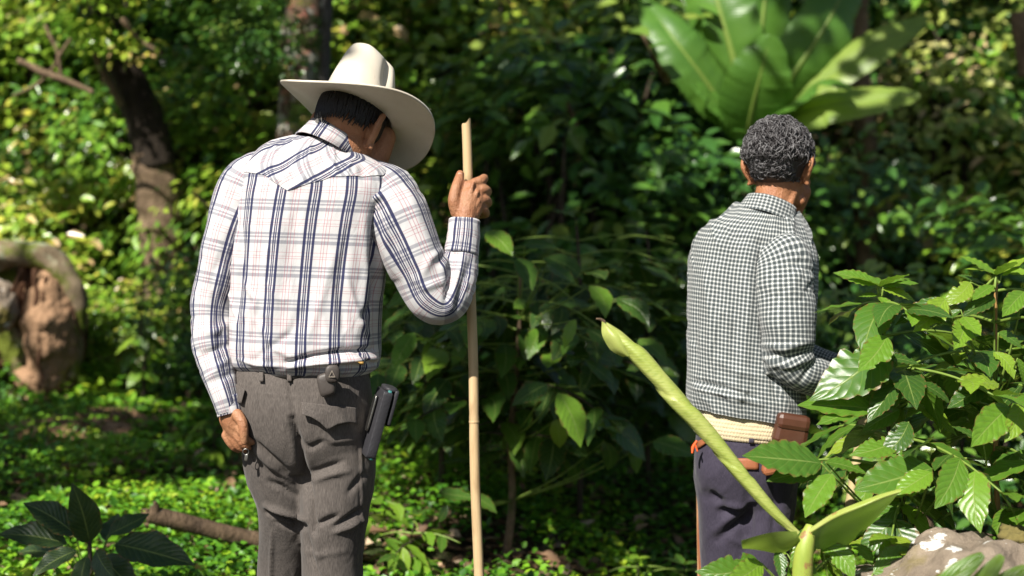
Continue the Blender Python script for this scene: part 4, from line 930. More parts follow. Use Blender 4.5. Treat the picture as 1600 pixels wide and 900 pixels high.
def bush(kind, loc, s, rz, label, group, sz=1.0, cat='bush', name='bush'):
    me, mb, h = BUSH[kind]; root = empty(name, loc); tag(root, label, cat, group)
    for nm, m in (('crown', me), ('branches', mb)):
        o = bpy.data.objects.new(nm, m); C.objects.link(o); o.parent = root; o.location = (0, 0, h*s*sz*.9); o.scale = (s, s, s*sz); o.rotation_euler = (0, 0, rz)
        if nm == 'crown': o['kind'] = 'stuff'
    return root

# ------------------------------------------------------------------ ground cover
def scatter_px(n, ylo, yhi, seed, x0=-60, x1=1660):
    """points on the ground spread evenly over the part of it the photo shows"""
    r = np.random.default_rng(seed); px = r.uniform(x0, x1, n); D = 1.0/r.uniform(1.0/yhi, 1.0/ylo, n)
    x = (px-800)/FPX*D; return x, D
N = 88000; x, y = scatter_px(N, 4.3, 10.5, 5); r = np.random.default_rng(6)
hgt = np.clip(.5+.5*SinNoise(.9, 61, 2)(np.stack([x, y], -1)), 0, 1)
pat = SinNoise(.55, 62, 2)(np.stack([x, y], -1)); keep = (pat+r.normal(0, .35, N)) > -.95
x, y, hgt, pat = x[keep], y[keep], hgt[keep], pat[keep]; n = len(x); r = np.random.default_rng(8)
P = np.stack([x, y, terrain(x, y)+r.random(n)*(.03+.16*hgt)], -1)
Dr = np.stack([r.normal(0, 1, n), r.normal(-.2, 1, n), r.normal(.15, .35, n)], -1); Nn = np.stack([r.normal(0, .35, n), r.normal(-.25, .35, n), np.ones(n)], -1)
V, F, rn = leaf_cloud(P, Dr, Nn, r.uniform(.015, .044, n)*(1+.4*(y > 7)), .62, np.clip(.45+.25*SinNoise(.8, 63, 2)(np.stack([x, y], -1))+r.normal(0, .22, n), 0, 1))
tag(obj('ground_cover', mesh_np('ground_cover', V, F, None, rn, False), G['ground']), 'low green ground cover of small leaves spreading over the forest floor', 'ground cover', kind='stuff')
x, y = scatter_px(5600, 4.3, 12.5, 15); n = len(x); r = np.random.default_rng(18)
P = np.stack([x, y, terrain(x, y)+.008+r.random(n)*.02], -1); Dr = np.stack([r.normal(0, 1, n), r.normal(0, 1, n), r.normal(.1, .2, n)], -1); Nn = np.stack([r.normal(0, .3, n), r.normal(0, .3, n), np.ones(n)], -1)
V, F, rn = leaf_cloud(P, Dr, Nn, r.uniform(.05, .11, n), .5, None, .2)
tag(obj('leaf_litter', mesh_np('leaf_litter', V, F, None, rn, False), G['litter']), 'dry brown fallen leaves lying on the forest floor and bank', 'leaf litter', kind='stuff')

# ------------------------------------------------------------------ bushes on the bank behind
r = np.random.default_rng(77)
rows = []; USED = {}
for (ylo, n, smin, smax) in ((9.6, 12, .62, .95), (10.5, 12, .8, 1.15), (11.6, 13, .95, 1.4), (13.0, 14, 1.2, 1.8), (15.0, 12, 1.6, 2.3)):
    half = 800/FPX*ylo+.6
    for i in range(n): rows.append((-half+2*half*(i+.5)/n+r.normal(0, .18), ylo+r.normal(0, .25), r.uniform(smin, smax)))
LOOK = {0: 'bright green bush', 1: 'fine-leaved sunlit bush', 2: 'tall dark green bush', 3: 'dense dark bush', 4: 'pale yellowish bush', 5: 'large-leaved bright bush', 6: 'large-leaved dark bush'}
SECT = ((150, 'above the uprooted stump'), (330, 'around the leaning trunk'), (470, 'left of the lichen trunk'), (640, 'behind the hat'), (800, 'behind the top of the cane'), (1040, 'between cane and banana plant'), (1260, 'behind the banana plant'), (1420, 'by the pale trunk at right'), (9999, 'at the upper right edge'))
for (x, y, s) in sorted(rows, key=lambda q: q[0]/q[1]):
    px = 800+FPX*x/y
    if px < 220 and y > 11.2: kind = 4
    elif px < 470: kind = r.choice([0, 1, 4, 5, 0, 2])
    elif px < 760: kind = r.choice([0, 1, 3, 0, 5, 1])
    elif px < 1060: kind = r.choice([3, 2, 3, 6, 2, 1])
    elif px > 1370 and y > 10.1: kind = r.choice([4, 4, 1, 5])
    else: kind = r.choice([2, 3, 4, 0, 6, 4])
    if 1040 < px < 1260 and y < 10: continue
    if 150 < px < 330 and y < 10: continue
    lab = LOOK[int(kind)]+(' low on the bank ' if y < 10.2 else ' halfway up the bank ' if y < 12.2 else ' high on the bank ')+[b_ for a_, b_ in SECT if px < a_][0]
    USED[lab] = USED.get(lab, 0)+1; lab += ('', ', second from left', ', third from left', ', fourth from left', ', fifth from left')[USED[lab]-1]
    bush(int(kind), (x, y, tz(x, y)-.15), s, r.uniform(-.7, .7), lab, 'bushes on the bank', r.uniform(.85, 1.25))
# lower bushes nearer the men
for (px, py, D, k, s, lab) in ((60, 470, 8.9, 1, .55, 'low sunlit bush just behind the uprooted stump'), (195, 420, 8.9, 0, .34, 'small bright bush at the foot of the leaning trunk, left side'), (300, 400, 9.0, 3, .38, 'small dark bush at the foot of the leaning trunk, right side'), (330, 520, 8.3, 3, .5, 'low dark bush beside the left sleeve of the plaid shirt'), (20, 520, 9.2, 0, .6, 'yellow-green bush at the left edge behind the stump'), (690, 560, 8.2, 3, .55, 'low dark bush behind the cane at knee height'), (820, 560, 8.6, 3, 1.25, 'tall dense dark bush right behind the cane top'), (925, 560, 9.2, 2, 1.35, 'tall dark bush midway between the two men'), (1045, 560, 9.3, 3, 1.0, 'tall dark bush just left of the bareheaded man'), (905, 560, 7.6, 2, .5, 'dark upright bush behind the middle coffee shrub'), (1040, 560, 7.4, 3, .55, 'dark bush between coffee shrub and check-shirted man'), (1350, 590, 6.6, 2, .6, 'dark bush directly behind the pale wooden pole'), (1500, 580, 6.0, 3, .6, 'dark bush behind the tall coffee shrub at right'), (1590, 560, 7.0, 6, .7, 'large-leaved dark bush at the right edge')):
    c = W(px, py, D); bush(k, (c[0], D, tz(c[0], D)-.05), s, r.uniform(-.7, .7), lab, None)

# ------------------------------------------------------------------ trees with trunks in view
def trunk(root, rows, mat, name='trunk', nu=22, rough=.10, seed=0, nv=60):
    p, rad = px_path(rows); V, F, uv = tube(p, rad, nu, nv, True); c = SinNoise(2.2, seed)(V)*.5+SinNoise(6, seed+1)(V)*.35
    ax = np.repeat(cubic(np.r_[0, np.cumsum(np.linalg.norm(np.diff(p, axis=0), axis=1))], p, np.linspace(0, np.linalg.norm(np.diff(p, axis=0), axis=1).sum(), nv)), nu, 0)
    V = V+(V-ax)*(rough*c)[:, None]; return obj(name, mesh_np(name, V-np.array(root.location), F), mat, root)
def high_crown(root, c, k, s):
    me = BUSH[k][0]; o = bpy.data.objects.new('crown', me); C.objects.link(o); o.parent = root; o.location = (np.array(c)-np.array(root.location)).tolist(); o.scale = (s, s, s*.8); o.rotation_euler = (0, 0, math.sin(s*9)*.7); o['kind'] = 'stuff'; return o
b = W(250, 420, 9.4); lt = empty('leaning_tree', (b[0], 9.4, tz(b[0], 9.4))); tag(lt, 'dark leaning tree trunk with pale dry base among sunlit left bushes', 'tree')
trunk(lt, [(252, 470, 9.4, .17), (250, 400, 9.4, .15), (246, 300, 9.38, .135), (240, 238, 9.35, .13)], M['pale_bark'], 'trunk_base', seed=3, rough=.2)
trunk(lt, [(244, 262, 9.36, .135), (232, 200, 9.34, .135), (198, 120, 9.3, .12), (160, 40, 9.2, .10), (125, -60, 9.1, .09), (90, -260, 9.0, .07)], M['dark_bark'], 'trunk', seed=4, rough=.16)
trunk(lt, [(190, 165, 9.2, .028), (165, 120, 9.15, .022), (145, 80, 9.1, .015)], M['pale_bark'], 'limb', 10, seed=5, nv=20)
for (px, py, D, k, s) in ((170, 20, 8.9, 5, .42), (360, 10, 9.2, 3, .6), (60, -420, 9, 0, 1.2)): high_crown(lt, W(px, py, D), k, s)
b = W(466, 500, 8.6); t2_ = empty('lichen_tree', (b[0], 8.6, tz(b[0], 8.6))); tag(t2_, 'upright trunk blotched with pink and white lichen behind the hat', 'tree')
trunk(t2_, [(468, 590, 8.6, .16), (466, 400, 8.6, .135), (468, 150, 8.6, .13), (476, 0, 8.6, .12), (480, -300, 8.6, .10)], M['lichen_bark'], seed=8)
high_crown(t2_, W(540, -520, 8.6), 3, 1.2); high_crown(t2_, W(415, 60, 8.3), 3, .32); high_crown(t2_, W(500, 190, 8.3), 0, .2)
b = W(510, 500, 8.3); t3_ = empty('thin_sapling', (b[0], 8.3, tz(b[0], 8.3))); tag(t3_, 'thin grey sapling stem right beside the lichen trunk', 'tree')
trunk(t3_, [(508, 600, 8.3, .04), (506, 300, 8.3, .034), (508, 100, 8.3, .030), (514, -40, 8.3, .028), (512, -250, 8.3, .02)], bark_mat('smooth grey bark', (.05, .045, .045), (.16, .15, .145)), seed=9, nu=12)
high_crown(t3_, W(512, -330, 8.3), 1, .5)
b = W(1350, 480, 8.8); t4_ = empty('pale_tree', (b[0], 8.8, tz(b[0], 8.8))); tag(t4_, 'pale brown trunk standing right of the bareheaded man', 'tree')
trunk(t4_, [(1352, 560, 9.6, .09), (1350, 400, 9.6, .08), (1354, 250, 9.6, .072), (1345, 100, 9.6, .06), (1350, -250, 9.6, .05)], M['pale_bark'], seed=10)
high_crown(t4_, W(1345, -420, 9.6), 0, .8)
for (pts, rad, lab) in ((((28, 95), (85, 118), (145, 146)), .022, 'pale bare fallen branch slanting across the upper left bushes'), (((70, 40), (90, 90), (100, 130)), .012, 'thin upright dry twig above the slanting pale branch'), (((20, 150), (60, 130), (110, 60)), .010, 'thin dry twig crossing the slanting pale branch'), (((190, 30), (215, 60), (255, 85)), .02, 'short tan branch right of the leaning trunk top'), (((880, 150), (905, 220), (900, 290)), .016, 'dry tan stalk in the dark bushes between cane and banana plant'), (((1300, 60), (1320, 120), (1318, 190)), .018, 'dry stalk hanging between the two long pale banana leaves'), (((300, 300), (330, 330), (345, 380)), .014, 'thin dry branch low in the bushes left of the plaid shirt'), (((1005, 40), (1030, 100), (1045, 130)), .035, 'dry brown stalk left of the banana leaves'), (((1590, 20), (1594, 60), (1600, 120)), .05, 'dry reddish stalk at the upper right edge')):
    P = np.array([W(a, b_, 8.7) for a, b_ in pts]); e = empty('dry_branch', P[0]); tag(e, lab, 'branch'); V, F, _ = tube(P-P[0], [rad, rad*.9, rad*.75], 8, 24); V = V+(SinNoise(5, 7)(V)*.006)[:, None]; obj('bark', mesh_np('bark', V, F), M['pale_bark'], e)

# ------------------------------------------------------------------ banana plant
def banana_mat(name, c0, c1, tr=.35):
    n = NT(name); u, v, _ = n.sep(n.coord('UV')); ln = n.math('ABSOLUTE', n.math('SINE', n.math('MULTIPLY', n.math('ADD', v, n.math('MULTIPLY', n.math('ABSOLUTE', n.math('SUBTRACT', u, .5)), .12)), 260.)))
    f = n.noise(n.coord('Object'), 5, 5); col = n.mix(n.maprange(f, .3, .7), c0, c1); col = n.mix(n.math('MULTIPLY', ln, .22), col, tuple(min(1, x*1.7) for x in c1))
    nb_ = n.bump(ln, .25, .004); n.fin(col, .36, nb_, spec=.5); n.translucent(n.mix(.5, col, (.35, .5, .04)), tr, nb_); return n.m
M['banana'] = banana_mat('banana leaf', (.05, .14, .022), (.10, .22, .03)); M['banana_pale'] = banana_mat('pale banana leaf', (.16, .27, .045), (.27, .36, .07), .4)
def banana_leaf(root, pts, width, up, mat, seed, fold_=.25, tear=.25, ragged=.0):
    """pts: photo points (px,py,D) along the midrib, base to tip"""
    r = np.random.default_rng(seed); K = np.array([W(*p) for p in pts])-np.array(root.location); d = np.r_[0, np.cumsum(np.linalg.norm(np.diff(K, axis=0), axis=1))]; L = d[-1]
    ny, nx = 64, 15; t = np.linspace(0, 1, ny); P = cubic(d, K, t*L) if len(K) > 2 else K[0]+(K[1]-K[0])*t[:, None]; T = nz(np.gradient(P, axis=0)); z = np.asarray(up, float); z = nz(z-T*(T@z)[:, None]); X = np.cross(T, z)
    prof = np.clip(np.sin(PI*np.clip((t-.10)/.9, 0, 1)**.75), 0, 1)**.55*width/2+.004
    U = np.linspace(-1, 1, nx); V = []
    sag = np.cumsum(r.normal(0, .1, (2, ny)), 1)*.5+np.repeat(r.normal(0, .22, (2, ny//8)), 8, 1); ed = 1+ragged*r.normal(0, 1, (2, ny))*.3
    for j in range(ny):
        for u in U:
            sd = 0 if u < 0 else 1; w = prof[j]*abs(u)*(1+(ed[sd, j]-1)*(abs(u) > .9)); a = fold_+sag[sd, j]*tear-.35*abs(u)
            V.append(P[j]+X[j]*np.sign(u)*w*math.cos(a)+z[j]*w*math.sin(a)+T[j]*w*.18)
    uv = np.stack(np.meshgrid(.5+U/2, t), -1).reshape(-1, 2); bl = obj('leaf', mesh_np('leaf', np.array(V), grid_faces(nx, ny), uv), mat, root)
    V2, F2, _ = tube(P[::4]-z[::4]*.006, np.linspace(.022, .004, len(P[::4]))*width/.3, 8, 40); obj('midrib', mesh_np('midrib', V2, F2), M['petiole'], bl); return bl
b = W(1172, 430, 8.9); bn = empty('banana_plant', (b[0], 8.9, tz(b[0], 8.9))); tag(bn, 'banana plant with huge green leaves above the bareheaded man', 'banana plant')
trunk(bn, [(1178, 560, 8.9, .11), (1174, 400, 8.9, .10), (1172, 260, 8.9, .085), (1176, 170, 8.9, .06)], plain('banana stem', (.06, .055, .02), .6, .7, 12, .3), 'stem', seed=30, rough=.08)
for k, (pts, w, up, mt) in enumerate((
    ([(1168, 230, 8.85), (1150, 110, 8.7), (1120, 0, 8.7), (1085, -130, 9.0)], .58, (-.5, -1, .3), 'banana'),
    ([(1178, 230, 8.9), (1186, 90, 8.9), (1200, -40, 8.9), (1215, -160, 9.0)], .52, (.2, -1, .2), 'banana'),
    ([(1166, 240, 8.7), (1172, 190, 8.45), (1186, 125, 8.25), (1205, 55, 8.15)], .56, (-.1, -1, .35), 'banana'),
    ([(1182, 225, 8.8), (1225, 140, 8.6), (1290, 40, 8.55), (1345, -70, 8.8)], .50, (.5, -1, .5), 'banana'),
    ([(1190, 220, 8.8), (1265, 140, 8.6), (1360, 75, 8.5), (1448, 26, 8.6)], .28, (.1, -.9, .9), 'banana_pale'),
    ([(1195, 225, 8.7), (1250, 178, 8.4), (1340, 158, 8.2), (1438, 150, 8.1)], .29, (0, -.9, .7), 'banana_pale'),
    ([(1162, 225, 8.8), (1112, 140, 8.6), (1060, 70, 8.55), (1005, 0, 8.8)], .44, (-.4, -.8, .8), 'banana'),
    ([(1160, 225, 8.7), (1125, 165, 8.5), (1080, 128, 8.4)], .22, (-.2, -.8, .8), 'banana'),
    ([(1188, 225, 8.7), (1235, 165, 8.35), (1290, 125, 8.2), (1330, 140, 8.0)], .34, (.1, -.5, 1), 'banana'),
    ([(1170, 230, 8.95), (1110, 90, 9.1), (1030, -60, 9.3)], .5, (-.3, -1, .4), 'banana'))): banana_leaf(bn, pts, w*(.74 if w > .3 else 1), up, M[mt], 300+k, .22, .25, .10)

# ------------------------------------------------------------------ coffee shrubs
b = W(790, 850, 5.3); b[2] = tz(b[0], 5.3); tp_ = W(812, 402, 5.35)
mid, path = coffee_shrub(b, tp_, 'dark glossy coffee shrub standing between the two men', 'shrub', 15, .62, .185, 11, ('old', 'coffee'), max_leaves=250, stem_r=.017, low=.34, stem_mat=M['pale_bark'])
key_leaves(mid, path, [(922, 446, 947, 494, -.5, -.55, 'young'), (965, 470, 1011, 501, -.4, -.5), (962, 467, 1023, 480, -.4, -.4), (910, 426, 943, 426, -.3, -.45), (855, 412, 900, 440, -.3, -.4), (850, 402, 910, 428, -.2, -.3), (809, 403, 835, 441, -.2, -.3), (870, 475, 840, 479, -.4, -.5),
    (916, 513, 959, 556, -.4, -.5), (994, 530, 1043, 562, -.2, -.3), (873, 614, 915, 688, -.5, -.6, 'young', (.3, -1, .4)), (946, 651, 1020, 695, -.2, -.3), (1020, 690, 1083, 690, -.2, -.3), (647, 520, 613, 574, -.5, -.6, 'young', (0, -1, .3)), (870, 655, 872, 705, -.3, -.3, 'coffee', (0, -1, .1)), (945, 690, 948, 740, -.2, -.2, 'coffee', (0, -1, .1)), (993, 690, 995, 742, -.2, -.2, 'coffee', (0, -1, .1)),
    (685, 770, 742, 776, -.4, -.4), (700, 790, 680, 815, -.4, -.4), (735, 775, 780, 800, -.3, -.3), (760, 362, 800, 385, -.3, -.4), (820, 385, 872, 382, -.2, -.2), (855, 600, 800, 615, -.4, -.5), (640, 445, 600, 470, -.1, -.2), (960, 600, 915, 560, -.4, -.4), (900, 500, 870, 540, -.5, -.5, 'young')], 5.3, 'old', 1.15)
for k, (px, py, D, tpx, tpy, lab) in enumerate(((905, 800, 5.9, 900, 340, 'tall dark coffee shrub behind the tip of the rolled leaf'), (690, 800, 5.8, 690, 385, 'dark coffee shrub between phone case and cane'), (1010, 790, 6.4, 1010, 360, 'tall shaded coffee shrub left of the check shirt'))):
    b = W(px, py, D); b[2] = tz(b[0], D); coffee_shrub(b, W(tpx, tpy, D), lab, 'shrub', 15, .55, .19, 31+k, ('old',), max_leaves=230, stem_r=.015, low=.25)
def clear_man2(p):
    q = proj(np.asarray(p)); return (q[0] < 1262 and q[1] < 690) or q[0] < 1195
b = W(1568, 900, 3.55); b[2] = tz(b[0], 3.55); tp_ = W(1556, 430, 3.5)
rs, path = coffee_shrub(b, tp_, 'tall bright coffee shrub at the right edge', 'shrub', 14, .42, .155, 12, ('coffee', 'young'), max_leaves=185, stem_r=.012, low=.28, avoid=clear_man2, stem_mat=plain('tan coffee stem', (.34, .19, .06), .6, .5, 30, .3))
key_leaves(rs, path, [(1556, 429, 1504, 393, 0, .0, 'young_big'), (1565, 430, 1606, 420, 0, -.05, 'young_big'), (1600, 456, 1568, 493, -.08, -.15, 'young_big', (0, -1, .5)), (1552, 446, 1520, 467, -.05, -.1, 'young_big'), (1533, 442, 1501, 420, .05, .05), (1553, 464, 1503, 484, -.05, -.1, 'coffee_big'), (1516, 441, 1472, 464, -.05, -.1, 'coffee_big'),
    (1477, 467, 1430, 512, -.12, -.2, 'young_big', (-.2, -1, .6)), (1470, 466, 1394, 500, -.1, -.1, 'coffee_big'), (1501, 484, 1462, 507, -.1, -.1, 'coffee_big'), (1505, 495, 1533, 521, -.1, -.2, 'young_big', (0, -1, .5)), (1507, 500, 1495, 538, -.1, -.2, 'young_big', (0, -1, .3)), (1553, 550, 1588, 586, -.1, -.15, 'young_big', (0, -1, .5)), (1577, 635, 1521, 696, -.25, -.35, 'young_big', (0, -1, .5)), (1597, 629, 1578, 686, -.25, -.32, 'young_big', (0, -1, .3)),
    (1560, 600, 1496, 586, -.15, -.2, 'coffee_big'), (1540, 600, 1480, 630, -.15, -.2, 'coffee_big'), (1560, 520, 1604, 540, -.1, -.1, 'coffee_big'), (1590, 560, 1606, 600, -.15, -.15, 'young_big'), (1536, 690, 1490, 660, -.2, -.2, 'coffee_big')], 3.5, 'coffee_big', 1.0)
b = W(1445, 900, 3.45); b[2] = tz(b[0], 3.45); tp_ = W(1375, 448, 3.46)
fs, path = coffee_shrub(b, tp_, 'coffee shrub with big glossy leaves in front of the pole', 'shrub', 12, .38, .16, 13, ('coffee', 'coffee', 'young'), max_leaves=150, stem_r=.010, low=.35, avoid=clear_man2)
key_leaves(fs, path, [(1370, 444, 1306, 415, 0, 0, 'young_big'), (1380, 448, 1437, 437, 0, 0, 'young_big'), (1380, 452, 1434, 463, 0, -.03, 'young_big'), (1371, 461, 1342, 458, 0, 0, 'young_big'), (1374, 464, 1398, 482, 0, -.05, 'young_big'),
    (1388, 528, 1262, 594, -.05, -.15, 'coffee_big', (-.2, -.8, .9)), (1386, 526, 1342, 573, -.12, -.2, 'young_big', (-.3, -1, .4)), (1388, 560, 1440, 565, -.1, -.1, 'coffee_big'), (1372, 640, 1246, 628, -.1, -.1, 'young_big', (0, -.6, 1)), (1456, 732, 1341, 747, -.2, -.28, 'coffee_big', (0, -1, .8)), (1455, 738, 1396, 762, -.25, -.3, 'young_big'), (1500, 716, 1471, 787, -.25, -.35, 'young_big', (.1, -1, .3)),
    (1283, 724, 1172, 693, -.25, -.33, 'coffee_big', (0, -.9, .9)), (1290, 732, 1199, 749, -.25, -.3, 'coffee_big', (0, -.8, .8)), (1300, 741, 1258, 806, -.28, -.36, 'young_big', (-.3, -1, .3)), (1290, 722, 1360, 735, -.2, -.2, 'coffee_big'), (1340, 640, 1275, 655, -.1, -.15, 'coffee_big'), (1400, 600, 1350, 650, -.1, -.15, 'coffee_big'), (1420, 660, 1372, 700, -.15, -.2, 'coffee_big'), (1400, 690, 1330, 690, -.15, -.2, 'coffee_big'), (1440, 600, 1495, 625, -.1, -.1, 'coffee_big'), (1350, 560, 1290, 600, 0, -.05, 'coffee_big'), (1400, 560, 1335, 588, .05, 0, 'coffee_big'), (1405, 585, 1340, 610, 0, -.05, 'coffee_big', (0, -1, .5)), (1410, 600, 1345, 640, -.02, -.1, 'coffee_big', (.2, -1, .4)), (1330, 600, 1288, 630, 0, -.05, 'coffee_big', (0, -1, .6)), (1395, 620, 1330, 625, -.02, -.06, 'young_big', (0, -1, .6)), (1405, 640, 1350, 672, -.05, -.1, 'coffee_big', (0, -1, .5))], 3.45, 'coffee_big', 1.05)
b = W(1300, 1000, 3.15); b[2] = tz(b[0], 3.15)
ls, path = coffee_shrub(b, W(1305, 845, 3.15), 'low bright green seedling below the broken banana leaf', 'shrub', 7, .20, .11, 14, ('young',), max_leaves=70, stem_r=.006, low=.45, avoid=lambda p: proj(np.asarray(p))[1] < 835)
key_leaves(ls, path, [(1284, 850, 1334, 900, -.05, -.12, 'young_big', (0, -1, .6)), (1364, 896, 1457, 868, -.05, -.05, 'young_big', (0, -1, .7)), (1330, 850, 1366, 876, 0, -.05, 'young_big'), (1374, 868, 1406, 838, 0, .05, 'young_big', (0, -1, .5)), (1184, 876, 1094, 886, -.05, -.1, 'young_big', (0, -1, .6)), (1190, 880, 1140, 905, -.1, -.2, 'young_big', (0, -1, .6)), (1215, 860, 1222, 905, -.1, -.15, 'coffee_big', (0, -1, .5)), (1230, 865, 1180, 850, 0, .0, 'young_big'), (1250, 875, 1290, 905, -.1, -.1, 'young_big'), (1420, 850, 1440, 890, 0, -.05, 'young_big')], 3.15, 'young_big')
b = W(225, 530, 7.9); b[2] = tz(b[0], 7.9)
coffee_shrub(b, W(222, 435, 7.9), 'small shrub with reddish tips left of the plaid sleeve', 'shrub', 6, .28, .14, 15, ('coffee', 'young'), max_leaves=60, low=.2)
for k, (px, py, D, h, lab) in enumerate(((560, 800, 5.0, .35, 'small leafy seedling right beside the grey trousers'), (640, 880, 4.95, .22, 'low seedling on the ground left of the cane'), (330, 690, 6.3, .35, 'broad-leaved seedling left of the hanging hand'), (150, 540, 8.6, .5, 'seedling in front of the sunlit left bushes'), (985, 860, 5.1, .2, 'tiny seedling on the shaded ground left of the dark trousers'), (1060, 880, 5.0, .25, 'bright seedling at the foot of the tan scabbard'), (700, 760, 6.2, .3, 'seedling just left of the cane by the yellow ground leaves'))):
    c = W(px, py, D); c[2] = tz(c[0], D); coffee_shrub(c, c+np.array([.02, 0, h]), lab, 'seedling', 4, .16, .12, 50+k, ('young', 'coffee'), name='seedling', max_leaves=26, stem_r=.005, low=.3)
# dark broad-leaved plant, bottom left
b = W(140, 960, 4.3); b[2] = tz(b[0], 4.3); dp = empty('broadleaf_plant', b); tag(dp, 'dark broad-leaved plant in the shade at the bottom left', 'plant')
pth = [b, W(142, 900, 4.3), W(140, 845, 4.3)]; twig(dp, pth, .010, .006, M['twig'], 'stem')
key_leaves(dp, pth, [(140, 848, 116, 764, 0, -.1, 'dark', (.3, -1, .3)), (118, 835, 38, 782, 0, -.05, 'dark', (.3, -1, .6)), (105, 850, -5, 822, 0, -.05, 'dark', (0, -.8, 1)), (170, 835, 232, 796, 0, .05, 'dark', (-.3, -.9, .7)), (180, 850, 300, 862, 0, -.1, 'dark', (0, -.8, 1)), (165, 845, 180, 795, 0, .1, 'dark', (-.3, -1, .2)), (120, 860, 50, 890, -.1, -.2, 'dark', (0, -.8, 1)), (160, 870, 215, 920, -.1, -.2, 'dark', (0, -.9, .7)), (135, 870, 120, 930, -.1, -.2, 'dark', (0, -1, .6)), (190, 860, 262, 840, .05, .15, 'dark', (0, -.5, 1)), (150, 860, 175, 905, -.15, -.25, 'dark', (-.3, -1, .4)), (100, 870, 20, 850, .1, .2, 'dark', (0, -.6, 1))], 4.3, 'dark', .85, twigs=True)

# ------------------------------------------------------------------ broken banana sucker in front
bs = empty('banana_sucker', [*W(1258, 900, 3.05)[:2], tz(W(1258, 900, 3.05)[0], 3.05)]); tag(bs, 'broken young banana plant with a tightly rolled leaf slanting in front of the dark trousers', 'banana plant')
def stalk_mat():
    n = NT('yellow green stalk'); o = n.coord('Object'); f = n.noise(n.mapping(o, (1, 1, .3)), 26, 6, .65); col = n.mix(n.maprange(f, .38, .66), (.30, .36, .06), (.20, .28, .04)); col = n.mix(n.maprange(n.noise(o, 34, 4, .7), .55, .63), col, (.24, .13, .05))
    return n.fin(col, .5, n.bump(f, .4, .004))
M['stalk'] = stalk_mat()
trunk(bs, [(1250, 1080, 3.06, .028), (1252, 960, 3.06, .024), (1254, 890, 3.05, .021), (1259, 848, 3.05, .018), (1268, 822, 3.06, .012)], M['stalk'], 'stalk', 18, .10, 51)
K = np.array([W(*p) for p in ((1246, 834, 3.06), (1215, 806, 3.06), (1150, 730, 3.08), (1085, 655, 3.10), (1010, 570, 3.13), (960, 520, 3.15), (942, 502, 3.155))])-np.array(bs.location)
nv, nu = 150, 40; rad = np.interp(np.linspace(0, 1, nv), [0, .08, .3, .6, .82, .93, 1], [.008, .012, .0185, .0225, .0225, .015, .003])
dk = np.r_[0, np.cumsum(np.linalg.norm(np.diff(K, axis=0), axis=1))]; Pm = cubic(dk, K, np.linspace(0, dk[-1], nv)); T = nz(np.gradient(Pm, axis=0)); nvec = np.array([0, -1, 0.]); Nl = []
for i in range(nv): nvec = nz(nvec-T[i]*(nvec@T[i])); Nl.append(nvec)
Nl = np.array(Nl); Bl = np.cross(T, Nl); a = np.linspace(0, 2*PI, nu, endpoint=False); s = np.linspace(0, dk[-1], nv)
saw = np.mod((a[None, :]/(2*PI)+s[:, None]/.19), 1.0); R_ = rad[:, None]*.86*(1+.24*(saw-.5)+.05*np.sin(s[:, None]*23+1.3*np.sin(a)[None, :])+.025*np.sin(s[:, None]*61+a[None, :]*2))+.0004*np.sin(a[None, :]*7+s[:, None]*40)
V = Pm[:, None]+R_[..., None]*(Nl[:, None]*np.cos(a)[None, :, None]+Bl[:, None]*np.sin(a)[None, :, None]); uv = np.stack([np.repeat((s/.5)[:, None], nu, 1)*0+saw, np.repeat(s[:, None], nu, 1)+saw*.05], -1)
def furl_mat():
    n = NT('rolled banana leaf'); o = n.coord('UV'); u, v, _ = n.sep(o); ln = n.math('SINE', n.math('ADD', n.math('MULTIPLY', v, 330.), n.math('MULTIPLY', u, 60.))); ob = n.coord('Object')
    col = n.mix(n.maprange(n.noise(ob, 9, 4), .35, .65), (.30, .38, .06), (.44, .47, .14)); col = n.mix(n.maprange(ln, .0, 1, 0, .15), col, (.56, .58, .30)); col = n.mix(n.maprange(n.noise(n.mapping(o, (6, 90, 1)), 1.0, 4, .6), .5, .66, 0, .6), col, (.20, .27, .04))
    col = n.mix(n.maprange(n.noise(n.mapping(ob, loc=(2, 1, 0)), 16, 5, .7), .635, .68), col, (.33, .19, .07))
    b_ = n.bump(ln, .10, .0015); n.fin(col, .36, b_, spec=.5); n.translucent(n.mix(.5, col, (.5, .6, .1)), .25); return n.m
M['furl'] = furl_mat(); F = grid_faces(nu, nv, True).tolist(); F.append(list(range((nv-1)*nu, nv*nu)))
fl_ = obj('furled_leaf', mesh_np('furled_leaf', V.reshape(-1, 3), F, uv.reshape(-1, 2)), M['furl'], bs)
P0 = np.array(bs.location)
def strip(name, L_, R_2, mat, par, root, bulge=.01):
    A = np.array([W(*p) for p in L_])-np.array(root.location); B = np.array([W(*p) for p in R_2])-np.array(root.location); n = 24; tt = np.linspace(0, 1, n); A = cubic(np.linspace(0, 1, len(A)), A, tt); B = cubic(np.linspace(0, 1, len(B)), B, tt); m = 9; ss = np.linspace(0, 1, m)
    V = A[:, None]*(1-ss)[None, :, None]+B[:, None]*ss[None, :, None]; V[..., 1] -= bulge*np.sin(PI*ss)[None]; V = V+(SinNoise(9, 5)(V)*.003)[..., None]*np.array([1, 1, 1])
    uv = np.stack(np.meshgrid(ss, tt), -1).reshape(-1, 2); o = obj(name, mesh_np(name, V.reshape(-1, 3), grid_faces(m, n), uv), mat, root); o.parent = par; return o
strip('loose_edge', [(942, 500, 3.14), (941, 525, 3.12), (952, 545, 3.12), (975, 556, 3.12)], [(947, 505, 3.13), (962, 522, 3.105), (972, 538, 3.10), (985, 556, 3.11)], M['furl'], fl_, bs); C.objects[-1].location = (0, 0, 0)
